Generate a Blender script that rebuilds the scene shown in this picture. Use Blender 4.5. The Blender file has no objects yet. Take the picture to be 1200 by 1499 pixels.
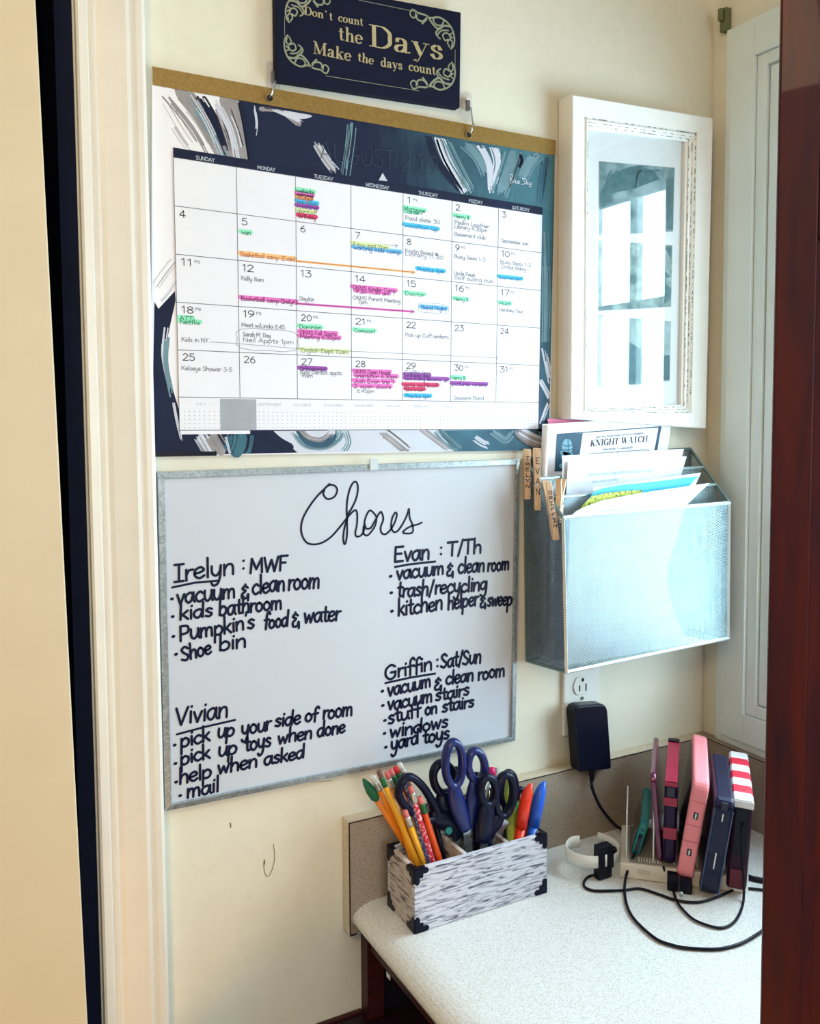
import bpy, math, random
from mathutils import Vector, Matrix
random.seed(7)
SC = bpy.context.scene
COL = SC.collection
# ------------------------------------------------------------ camera
CF, CX, CY = 1293.95, 580.49, 684.87
CP = Vector((-0.13713, -1.01979, 1.42141))
YAW, PITCH, ROLL = 0.478835, 0.064157, -0.007163
_cy, _sy, _cp, _sp, _cr, _sr = math.cos(YAW), math.sin(YAW), math.cos(PITCH), math.sin(PITCH), math.cos(ROLL), math.sin(ROLL)
FW = Vector((_sy*_cp, _cy*_cp, -_sp)); _r = Vector((_cy, -_sy, 0)); _u = _r.cross(FW)
RT = _r*_cr + _u*_sr; UP = -_r*_sr + _u*_cr
cam = bpy.data.cameras.new('camera'); camo = bpy.data.objects.new('camera', cam); COL.objects.link(camo)
camo.matrix_world = Matrix(((RT.x, UP.x, -FW.x, CP.x), (RT.y, UP.y, -FW.y, CP.y), (RT.z, UP.z, -FW.z, CP.z), (0, 0, 0, 1)))
cam.sensor_fit = 'VERTICAL'; cam.sensor_height = 36; cam.lens = CF/1499*36
cam.shift_x = (600-CX)/1499; cam.shift_y = (CY-749.5)/1499; cam.clip_start = .02
SC.camera = camo
# ------------------------------------------------------------ world, lights, exposure
SC.view_settings.view_transform = 'Standard'; SC.view_settings.look = 'None'
SC.view_settings.gamma = 1; SC.view_settings.use_curve_mapping = False
SC.view_settings.exposure = -1.08
w = bpy.data.worlds.new('sky'); SC.world = w; w.use_nodes = True
bg = w.node_tree.nodes['Background']; bg.inputs[0].default_value = (.64, .86, 1, 1); bg.inputs[1].default_value = 32.0
def area(name, loc, aim, sx, sy, col, power, portal=False):
    l = bpy.data.lights.new(name, 'AREA'); l.shape = 'RECTANGLE'; l.size = sx; l.size_y = sy; l.color = col; l.energy = power
    if portal: l.cycles.is_portal = True
    o = bpy.data.objects.new(name, l); COL.objects.link(o); o.location = loc
    o.rotation_euler = (Vector(aim)-Vector(loc)).to_track_quat('-Z', 'Y').to_euler(); return o
area('window_daylight_portal', (.99, -.42, 1.42), (0, -.42, 1.42), .62, 1.0, (1, 1, 1), 1, True)
area('ceiling_lamp_light', (-.75, -1.5, 2.30), (.1, -.1, 1.2), .35, .35, (1, .74, .46), 24)
area('front_cool_fill', (.1, -2.75, 1.6), (.35, 0, 1.35), 1.2, 1.0, (.90, .96, 1), 40)  # added cool fill behind the camera, no window there
area('low_warm_fill', (-.45, -1.0, .25), (.30, 0, .45), .3, .3, (1, .50, .12), 9)  # added unseen warm fill for the lower left wall
# ------------------------------------------------------------ pixel rays onto real planes of the room
def ray(px, py): return FW + RT*((px-CX)/CF) - UP*((py-CY)/CF)
def YP(px, py, y=0.): d = ray(px, py); return CP + d*((y-CP.y)/d.y)
def ZP(px, py, z): d = ray(px, py); return CP + d*((z-CP.z)/d.z)
def XP(px, py, x): d = ray(px, py); return CP + d*((x-CP.x)/d.x)
def PP(px, py, p0, n): d = ray(px, py); return CP + d*((p0-CP).dot(n)/d.dot(n))
WX, ZC, ZT = .950, .789, .899
# ------------------------------------------------------------ materials
def lin(c):
    f = lambda v: v/12.92 if v <= .04045 else ((v+.055)/1.055)**2.4
    return tuple(f(v/255) for v in c)+(1,)
MATS = {}
def M(name, rgb, rough=.5, metal=0., kind='noise', scale=30., amt=.12, rgb2=None, bump=.05, stretch=(1, 1, 1), coat=0., emit=0.):
    if name in MATS: return MATS[name]
    m = bpy.data.materials.new(name); m.use_nodes = True; nt = m.node_tree; b = nt.nodes['Principled BSDF']; L = nt.links.new
    c1 = lin(rgb); c2 = lin(rgb2) if rgb2 else tuple(v*(1-amt) for v in c1[:3])+(1,)
    tc = nt.nodes.new('ShaderNodeTexCoord'); mp = nt.nodes.new('ShaderNodeMapping'); mp.inputs['Scale'].default_value = stretch
    nz = nt.nodes.new('ShaderNodeTexNoise'); nz.inputs['Scale'].default_value = scale; nz.inputs['Detail'].default_value = 5
    rp = nt.nodes.new('ShaderNodeValToRGB'); e = rp.color_ramp.elements
    L(tc.outputs['Object'], mp.inputs[0]); L(mp.outputs[0], nz.inputs['Vector'])
    lo, hi = {'noise': (.35, .65), 'speckle': (.40, .50), 'wash': (.36, .53), 'wood': (.3, .7), 'wear': (.44, .52)}[kind]
    e[0].position = lo; e[1].position = hi; e[0].color = c2; e[1].color = c1
    if kind == 'wood': nz.inputs['Distortion'].default_value = 1.2
    if kind == 'wash': nz.inputs['Distortion'].default_value = .8; nz.inputs['Detail'].default_value = 8
    L(nz.outputs[0], rp.inputs[0]); L(rp.outputs[0], b.inputs['Base Color'])
    if bump:
        bp = nt.nodes.new('ShaderNodeBump'); bp.inputs['Strength'].default_value = bump; bp.inputs['Distance'].default_value = .002
        L(nz.outputs[0], bp.inputs['Height']); L(bp.outputs[0], b.inputs['Normal'])
    b.inputs['Roughness'].default_value = rough; b.inputs['Metallic'].default_value = metal; b.inputs['Coat Weight'].default_value = coat
    if max(rgb) < 96: b.inputs['Specular IOR Level'].default_value = .22
    MATS[name] = m; return m
def glass_mat(name, tint=(1, 1, 1, 1), spec=1.45):
    m = bpy.data.materials.new(name); m.use_nodes = True; nt = m.node_tree; nt.nodes.remove(nt.nodes['Principled BSDF'])
    out = nt.nodes['Material Output']; mx = nt.nodes.new('ShaderNodeMixShader'); tr = nt.nodes.new('ShaderNodeBsdfTransparent')
    gl = nt.nodes.new('ShaderNodeBsdfGlossy'); gl.inputs['Roughness'].default_value = .012; tr.inputs[0].default_value = tint
    lw = nt.nodes.new('ShaderNodeLayerWeight'); lw.inputs[0].default_value = .5; f0 = ((spec-1)/(spec+1))**2          # Schlick reflectance, alike on both faces
    pw_ = nt.nodes.new('ShaderNodeMath'); pw_.operation = 'POWER'; pw_.inputs[1].default_value = 5; nt.links.new(lw.outputs['Facing'], pw_.inputs[0])
    ma = nt.nodes.new('ShaderNodeMath'); ma.operation = 'MULTIPLY_ADD'; ma.inputs[1].default_value = 1-f0; ma.inputs[2].default_value = f0; nt.links.new(pw_.outputs[0], ma.inputs[0])
    nt.links.new(ma.outputs[0], mx.inputs[0]); nt.links.new(tr.outputs[0], mx.inputs[1]); nt.links.new(gl.outputs[0], mx.inputs[2]); nt.links.new(mx.outputs[0], out.inputs[0])
    MATS[name] = m; return m
wallm = M('cream wall paint', (230, 226, 208), .75, scale=60, amt=.03, bump=.04)
trimm = M('white trim paint', (236, 232, 222), .35, scale=20, amt=.04, bump=.02)
winm = M('white window paint', (225, 236, 234), .35, scale=15, amt=.04, bump=.02)
doorm = M('cream door paint', (224, 208, 176), .5, scale=12, amt=.05, bump=.02)
darkm = M('painted gap shade', (12, 20, 48), .8, amt=.3)  # shade of the doorway gap, put into the colour
cherry = M('cherry wood', (84, 26, 22), .55, kind='wood', scale=9, rgb2=(46, 18, 32), stretch=(5, 5, .7), bump=.03, coat=.05)
darkwood = M('dark brown wood', (74, 30, 26), .4, kind='wood', scale=9, rgb2=(48, 22, 28), stretch=(1, 5, 5), bump=.03)
lamin = M('speckled laminate', (230, 230, 228), .45, kind='speckle', scale=620, rgb2=(206, 202, 194), bump=.01)
backl = M('speckled tan laminate', (166, 152, 136), .5, kind='speckle', scale=560, rgb2=(132, 118, 104), bump=.01)
seamm = M('dark seam', (40, 34, 36), .7)
floorm = M('dark floor wood', (60, 36, 28), .4, kind='wood', scale=4, rgb2=(38, 24, 22), stretch=(1, 6, 1))
gold = M('gold card', (166, 134, 74), .38, metal=.55, scale=300, amt=.2, bump=.1)
paper = M('white paper', (240, 238, 242), .6, scale=50, amt=.02, bump=.01)
ink = M('black marker ink', (12, 20, 52), .45, amt=.1)
board = M('whiteboard enamel', (204, 210, 220), .18, scale=6, amt=.03, bump=0)
alu = M('brushed aluminium', (190, 200, 204), .38, metal=.6, kind='wood', scale=25, rgb2=(140, 152, 158), stretch=(8, 1, 8), bump=.05)
signm = M('navy sign board', (7, 13, 42), .75, scale=60, amt=.2)
cream_ink = M('cream print', (182, 168, 126), .7, amt=.15)
meshm = M('silver mesh steel', (152, 174, 178), .35, metal=.5, scale=80, amt=.15)
railm = M('silver painted rail', (222, 232, 232), .35, metal=.2, scale=60, amt=.1)
framem = M('distressed white frame', (240, 240, 234), .45, scale=25, amt=.04, bump=.05)
wearm = M('dark frame wear', (238, 238, 230), .5, kind='wear', scale=160, rgb2=(70, 80, 72), bump=.05)
wash = M('whitewashed wood', (212, 212, 222), .6, kind='wash', scale=40, rgb2=(84, 86, 106), stretch=(1, 2, 9), bump=.3)
rawwood = M('whitewashed wood interior', (222, 214, 206), .7, kind='wash', scale=14, rgb2=(120, 98, 88), stretch=(1, 2, 6), bump=.1)
black = M('black plastic', (10, 14, 32), .32, scale=60, amt=.2, bump=.01)
blackmt = M('black metal corner', (16, 20, 40), .3, metal=.4, amt=.2)
steel = M('polished steel', (200, 205, 210), .2, metal=.9, amt=.1)
white = M('white plastic', (236, 236, 230), .35, scale=40, amt=.04, bump=.01)
# ------------------------------------------------------------ mesh builder
class MB:
    def __init__(s): s.v = []; s.f = []; s.sm = []
    def add(s, vs, fs, smooth=False):
        n = len(s.v); s.v += [Vector(v) for v in vs]; s.f += [tuple(i+n for i in f) for f in fs]; s.sm += [smooth]*len(fs); return s
    def box(s, a, b):
        (x0, y0, z0), (x1, y1, z1) = a, b
        x0, x1 = sorted((x0, x1)); y0, y1 = sorted((y0, y1)); z0, z1 = sorted((z0, z1))
        return s.hexa([(x0, y0, z0), (x1, y0, z0), (x1, y1, z0), (x0, y1, z0), (x0, y0, z1), (x1, y0, z1), (x1, y1, z1), (x0, y1, z1)])
    def hexa(s, p): return s.add(p, [(3, 2, 1, 0), (4, 5, 6, 7), (0, 1, 5, 4), (1, 2, 6, 5), (2, 3, 7, 6), (3, 0, 4, 7)])
    def prism(s, poly, ext, smooth=False):
        n = len(poly); e = Vector(ext); P = [Vector(p) for p in poly]
        s.add(P+[p+e for p in P], [tuple(range(n))[::-1], tuple(range(n, 2*n))]); 
        m = len(s.v)-2*n
        for i in range(n): s.f.append((m+i, m+(i+1) % n, m+n+(i+1) % n, m+n+i)); s.sm.append(smooth)
        return s
    def tube(s, pts, r, n=8, closed=False, flat=1., up=None, cap=True):
        P = [Vector(p) for p in pts]; k = len(P); R = r if isinstance(r, (list, tuple)) else [r]*k
        ref = None; rings = []
        for i in range(k):
            a = P[(i-1) % k] if (closed or i) else P[i]; b = P[(i+1) % k] if (closed or i < k-1) else P[i]
            t = (b-a); t = t.normalized() if t.length > 1e-9 else Vector((0, 0, 1))
            if up is not None: x = Vector(up)
            elif ref is None: x = Vector((0, 0, 1)) if abs(t.z) < .9 else Vector((1, 0, 0))
            else: x = ref
            x = (x-t*x.dot(t)); x = x.normalized() if x.length > 1e-6 else t.orthogonal().normalized(); y = t.cross(x); ref = x
            rings.append([P[i]+(x*math.cos(2*math.pi*j/n)*flat+y*math.sin(2*math.pi*j/n))*R[i] for j in range(n)])
        m = len(s.v); s.v += [q for g in rings for q in g]
        for i in range(k if closed else k-1):
            i2 = (i+1) % k
            for j in range(n): s.f.append((m+i*n+j, m+i*n+(j+1) % n, m+i2*n+(j+1) % n, m+i2*n+j)); s.sm.append(n > 6)
        if not closed and cap:
            s.f.append(tuple(m+j for j in range(n))[::-1]); s.f.append(tuple(m+(k-1)*n+j for j in range(n))); s.sm += [False, False]
        return s
    def ribbon(s, pts, wd, nrm, cap=True):
        P = [Vector(pts[0])]; Wd = wd if isinstance(wd, (list, tuple)) else [wd]*len(pts); Q = [Wd[0]]
        for p, q in zip(pts[1:], Wd[1:]):
            if (Vector(p)-P[-1]).length > 1e-6: P.append(Vector(p)); Q.append(q)
        k = len(P); nrm = Vector(nrm)
        for i in range(1, k-1):                     # a sharp turn starts a new piece
            if (P[i]-P[i-1]).normalized().dot((P[i+1]-P[i]).normalized()) < .55:
                s.ribbon(P[:i+1], Q[:i+1], nrm, cap); return s.ribbon(P[i:], Q[i:], nrm, cap)
        if k == 1:
            P.append(P[0]+nrm.orthogonal()*1e-5); Q.append(Q[0]); k = 2
        s.rc = getattr(s, 'rc', 0)+1; lift = nrm.normalized()*((s.rc % 6)*1e-6); P = [p+lift for p in P]       # crossing strokes never lie in exactly one plane
        m = len(s.v)
        for i in range(k):
            t = (P[min(i+1, k-1)]-P[max(i-1, 0)]).normalized(); sd = nrm.cross(t).normalized()
            if 0 < i < k-1:
                a = (P[i]-P[i-1]).normalized(); c = max(.45, a.dot(t)); sd = sd/c if c > .7 else sd
            s.v += [P[i]+sd*Q[i]/2, P[i]-sd*Q[i]/2]
        for i in range(k-1): s.f.append((m+2*i, m+2*i+2, m+2*i+3, m+2*i+1)); s.sm.append(False)
        if cap:
            for i, sg in ((0, -1), (k-1, 1)):
                t = ((P[1]-P[0]) if i == 0 else (P[-1]-P[-2])).normalized()*sg; sd = nrm.cross(t).normalized()
                ar = [P[i]+(sd*math.cos(a)+t*math.sin(a))*Q[i]/2 for a in (0, .8, 1.57, 2.34, math.pi)]
                s.add(ar, [(0, 1, 2, 3, 4)])
        return s
    def disc(s, c, r, nrm, n=12, ry=None):
        nrm = Vector(nrm).normalized(); x = nrm.orthogonal().normalized(); 
        if abs(nrm.y) > .9: x = Vector((1, 0, 0))
        y = nrm.cross(x); ry = ry or r
        return s.add([Vector(c)+x*math.cos(2*math.pi*i/n)*r+y*math.sin(2*math.pi*i/n)*ry for i in range(n)], [tuple(range(n))])
    def poly(s, pts): return s.add(pts, [tuple(range(len(pts)))])
ORG = {}
STUFF = ('paint', 'lettering', 'handwriting', 'highlighter', 'grid_lines', 'date_numbers', 'month_strip', 'scrollwork', 'scuff', 'print', 'faint', 'vent_slots', 'photo_shapes', 'mesh_panel', 'worn_groove', 'month_title')
def cm(pts):
    a = Vector((0, 0, 0)); 
    for p in pts: a += p
    return a/max(1, len(pts))
def obj(name, mb, mat, parent=None, label=None, bevel=0., seg=2, kind=None):
    me = bpy.data.meshes.new(name)
    o = bpy.data.objects.new(name, me); COL.objects.link(o)
    if parent is not None: org = ORG[parent.name]; o.parent = parent
    else:
        c = cm(mb.v); org = Vector((c.x, c.y, min(p.z for p in mb.v))); o.location = org
    ORG[o.name] = org
    me.from_pydata([p-org for p in mb.v], [], mb.f); me.polygons.foreach_set('use_smooth', mb.sm); me.materials.append(mat); me.update()
    if bevel:
        b = o.modifiers.new('bevel', 'BEVEL'); b.width = bevel; b.segments = seg; b.limit_method = 'ANGLE'; b.angle_limit = .6; b.harden_normals = False
    if label: o['label'] = label
    if not kind and any(t in name for t in STUFF): kind = 'stuff'
    if kind: o['kind'] = kind
    return o
def thing(name, label, cat, loc, group=None):
    o = bpy.data.objects.new(name, None); COL.objects.link(o); o.location = Vector(loc); o.empty_display_size = .02
    o['label'] = label; o['category'] = cat; ORG[o.name] = Vector(loc)
    if group: o['group'] = group
    return o
def tag(o, label, cat, group=None):
    o['label'] = label; o['category'] = cat
    if group: o['group'] = group
    return o
def struct(name, mb, mat, bevel=0.):
    return obj(name, mb, mat, None, None, bevel, 2, 'structure')
def cr(pts, n=6, closed=False):
    P = [tuple(p) for p in pts]; k = len(P)
    if k < 3: return [Vector(p) if len(p) == 3 else p for p in P]
    out = []
    for i in range(k if closed else k-1):
        a, b, c, d = (P[(i-1) % k] if closed or i else P[0]), P[i], P[(i+1) % k], (P[(i+2) % k] if closed or i+2 < k else P[-1])
        for j in range(n):
            t = j/n; out.append(tuple(.5*((2*b[q])+(c[q]-a[q])*t+(2*a[q]-5*b[q]+4*c[q]-d[q])*t*t+(3*b[q]-a[q]-3*c[q]+d[q])*t**3) for q in range(len(b))))
    if not closed: out.append(P[-1])
    return out
# ------------------------------------------------------------ stroke lettering (x-height 1)
G = {
'a': (.95, '.75 .8 .5 1 .12 .75 .08 .3 .32 0 .6 .2 .76 .9|!.78 1 .78 .25 .92 .02'), 'b': (.9, '!.12 1.8 .12 .05|.12 .65 .45 1 .78 .7 .72 .2 .4 0 .12 .15'),
'c': (.8, '.72 .82 .45 1 .12 .7 .1 .3 .4 0 .75 .18'), 'd': (.95, '.75 .8 .5 1 .12 .75 .08 .3 .32 0 .6 .2 .76 .9|!.8 1.8 .78 .02'),
'e': (.82, '.1 .48 .5 .55 .72 .75 .5 1 .15 .8 .1 .3 .4 0 .76 .2'), 'f': (.62, '.72 1.55 .55 1.8 .32 1.5 .3 .8 .28 -.1|!.05 .9 .62 .95'),
'g': (.92, '.75 .8 .5 1 .12 .75 .08 .3 .32 .05 .6 .25 .76 .9|.78 1 .8 .2 .7 -.6 .4 -.8 .12 -.6'), 'h': (.88, '!.12 1.8 .12 0|.12 .5 .3 .9 .55 1 .72 .75 .74 0'),
'i': (.35, '!.16 1 .18 0|!.2 1.4 .22 1.45'), 'k': (.8, '!.12 1.8 .12 0|!.68 .98 .14 .4|!.3 .55 .74 0'), 'l': (.35, '!.16 1.8 .18 0'), 'j': (.4, '.25 1 .25 -.5 .0 -.8|!.25 1.4 .26 1.45'),
'm': (1.3, '!.1 1 .12 0|.12 .5 .28 .9 .48 .95 .58 .7 .6 0|.6 .55 .75 .9 .98 .95 1.1 .7 1.14 0'), 'n': (.88, '!.1 1 .12 0|.12 .5 .3 .9 .55 1 .72 .75 .74 0'),
'o': (.85, '.4 1 .12 .75 .1 .3 .38 0 .7 .25 .72 .7 .4 1'), 'p': (.9, '!.12 1 .1 -.8|.12 .65 .45 1 .78 .7 .72 .2 .4 0 .12 .15'),
'q': (.9, '.75 .8 .5 1 .12 .75 .08 .3 .32 0 .6 .2 .76 .9|!.78 1 .78 -.8'), 'r': (.62, '!.12 1 .14 0|.14 .5 .3 .9 .6 .95'), 's': (.72, '.6 .88 .35 1 .12 .78 .35 .55 .6 .32 .4 .02 .08 .12'),
't': (.62, '.3 1.55 .3 .4 .38 .05 .6 .08|!.05 1 .58 1.02'), 'u': (.9, '.1 1 .12 .3 .35 0 .62 .2 .74 .6|!.76 1 .76 .25 .88 0'), 'v': (.8, '!.08 1 .38 0 .72 1'),
'w': (1.15, '!.08 1 .3 0 .56 .8 .8 0 1.05 1'), 'x': (.8, '!.1 1 .7 0|!.7 1 .1 0'), 'y': (.88, '.1 1 .14 .35 .4 .1 .65 .4 .74 1|.74 1 .7 .1 .55 -.6 .25 -.8 .08 -.55'), 'z': (.8, '!.1 1 .7 1 .1 0 .72 0'),
'A': (1.15, '!.05 0 .55 1.6 1.05 0|!.25 .55 .88 .55'), 'B': (1.05, '!.15 0 .15 1.6|.15 1.6 .75 1.5 .75 1 .15 .85|.15 .85 .9 .8 .9 .15 .15 0'), 'C': (1.1, '1 1.3 .6 1.6 .15 1.2 .12 .5 .5 0 1 .3'),
'D': (1.15, '!.15 0 .15 1.6|.15 1.6 .8 1.45 1 .8 .8 .15 .15 0'), 'E': (1., '!.9 1.6 .15 1.6 .15 0 .92 0|!.15 .85 .75 .85'), 'F': (.95, '!.15 0 .15 1.6 .9 1.6|!.15 .85 .7 .85'),
'G': (1.2, '1 1.35 .6 1.6 .15 1.2 .12 .5 .5 0 .95 .2 1.02 .75|!1.05 .75 .6 .75'), 'H': (1.15, '!.15 0 .15 1.6|!1 0 1 1.6|!.15 .8 1 .8'), 'I': (.75, '!.38 0 .38 1.6|!.08 1.6 .7 1.6|!.08 0 .7 0'),
'J': (.8, '.65 1.6 .65 .4 .35 0 .08 .25'), 'K': (1.1, '!.15 0 .15 1.6|!.95 1.6 .18 .7|!.45 .95 1 0'), 'L': (.9, '!.15 1.6 .15 0 .85 0'), 'M': (1.45, '!.12 0 .2 1.6 .7 .4 1.2 1.6 1.3 0'), 'N': (1.2, '!.15 0 .15 1.6 1 0 1 1.6'),
'O': (1.25, '.6 1.6 .15 1.2 .15 .4 .6 0 1.05 .4 1.05 1.2 .6 1.6'), 'P': (1., '!.15 0 .15 1.6|.15 1.6 .8 1.5 .8 .85 .15 .7'), 'Q': (1.25, '.6 1.6 .15 1.2 .15 .4 .6 0 1.05 .4 1.05 1.2 .6 1.6|!.7 .4 1.1 -.1'), 'R': (1.05, '!.15 0 .15 1.6|.15 1.6 .8 1.5 .8 .9 .15 .75|!.4 .75 .95 0'),
'S': (1., '.85 1.35 .5 1.6 .15 1.3 .4 .9 .85 .5 .6 .02 .1 .2'), 'T': (1., '!.5 0 .5 1.6|!.02 1.6 .98 1.6'), 'U': (1.15, '.15 1.6 .15 .4 .55 0 .98 .4 1 1.6'), 'V': (1.1, '!.05 1.6 .5 0 1 1.6'), 'W': (1.6, '!.05 1.6 .4 0 .8 1.3 1.15 0 1.5 1.6'),
'X': (1.05, '!.1 0 .95 1.6|!.1 1.6 .95 0'), 'Y': (1.05, '!.05 1.6 .5 .8 .95 1.6|!.5 .8 .5 0'), 'Z': (1., '!.1 1.6 .9 1.6 .1 0 .92 0'),
'0': (1., '.5 1.6 .15 1.1 .15 .5 .5 0 .85 .5 .85 1.1 .5 1.6'), '1': (.6, '!.1 1.3 .35 1.6 .35 0'), '2': (1., '.12 1.25 .45 1.6 .85 1.25 .6 .7 .1 0|!.1 0 .9 0'), '3': (.95, '!.12 1.6 .8 1.6 .42 1|.42 1 .82 .8 .8 .2 .4 0 .08 .2'),
'4': (1., '!.7 0 .7 1.6 .08 .45 .95 .45'), '5': (.95, '!.78 1.6 .22 1.6 .15 .9|.15 .9 .5 1.05 .85 .7 .75 .15 .4 0 .08 .2'), '6': (.95, '.7 1.55 .3 1.1 .12 .5 .3 .05 .7 .05 .85 .45 .6 .9 .2 .75'), '7': (.9, '!.08 1.6 .85 1.6 .3 0'),
'8': (.95, '.48 .88 .15 1.2 .48 1.6 .8 1.2 .48 .88 .1 .45 .48 0 .86 .45 .48 .88'), '9': (.95, '.25 .05 .65 .5 .83 1.1 .65 1.55 .25 1.55 .1 1.1 .35 .7 .75 .85'),
':': (.5, '!.2 1.1 .22 1.12|!.2 .35 .22 .37'), '/': (.55, '!.5 1.75 .1 -.15'), "'": (.3, '!.18 1.75 .12 1.4'), '.': (.4, '!.15 0.02 .17 .04'), '-': (.7, '!.1 .6 .6 .6'), '(': (.45, '.4 1.8 .12 1.2 .12 .4 .4 -.2'), ')': (.45, '.08 1.8 .34 1.2 .34 .4 .08 -.2'),
'&': (.95, '.72 1.35 .45 1.6 .2 1.3 .5 1 .15 .6 .2 .1 .6 .1 .75 .55 .78 .2 .74 -.25|!.48 1.8 .45 1.55'), '$': (.9, '.75 1.3 .45 1.45 .15 1.15 .45 .8 .75 .45 .45 .1 .1 .3|!.45 1.7 .45 -.1'), '+': (.8, '!.1 .7 .7 .7|!.4 1.05 .4 .35'), '>': (.8, '!.1 1 .7 .6 .1 .2'), ' ': (.55, ''), '*': (.5, '!.2 .6 .24 .62'), '@': (1.1, '.75 .8 .4 .9 .3 .5 .6 .4 .8 .9 .9 .4 1 1 .5 1.3 .08 .8 .3 0 .9 .1'),
}
PARSED = {}
def glyph(ch, n=5):
    if ch not in PARSED:
        wd, s = G[ch]; st = []
        for part in [q for q in s.split('|') if q]:
            sharp = part[0] == '!'; v = [float(t) for t in part.strip('!').split()]; p = list(zip(v[::2], v[1::2]))
            st.append(p if sharp or len(p) < 3 else cr(p, n))
        PARSED[ch] = (wd, st)
    return PARSED[ch]
class Plane:                                    # a real flat surface in the room; px gives the point on it that a pixel of the photo shows
    def __init__(s, p0, n, off=.0006): s.n = Vector(n).normalized(); s.p0 = Vector(p0)+s.n*off
    def px(s, x, y): return PP(x, y, s.p0, s.n)
    def up(s, d): return Plane(s.p0, s.n, d)
def text(mb, pl, st, a, b, xh, w=3., slant=0., wob=0.):
    P0, P1 = pl.px(*a), pl.px(*b); U = (P1-P0); ln = U.length; U = U/ln; V = pl.n.cross(U)
    mp = (pl.px(a[0], a[1]-10)-P0).length/10; tot = sum(G[c][0] for c in st); kx = ln/tot; ky = xh*mp; wd = w*mp; x = 0
    for c in st:
        wdg, ss = glyph(c); dy = random.uniform(-wob, wob); ks = 1+random.uniform(-wob, wob)
        for q in ss: mb.ribbon([P0+U*(kx*(x+px_)+slant*ky*py_)+V*ky*(py_*ks+dy) for px_, py_ in q], wd, pl.n)
        x += wdg
def line(mb, pl, pts, w, smooth=False, n=6):
    q = cr(pts, n) if smooth else pts; P = [pl.px(*p) for p in q]; mp = (pl.px(q[0][0], q[0][1]-10)-P[0]).length/10
    mb.ribbon(P, w*mp, pl.n)
def fill(mb, pl, pts): mb.poly([pl.px(*p) for p in pts][::-1])
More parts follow.
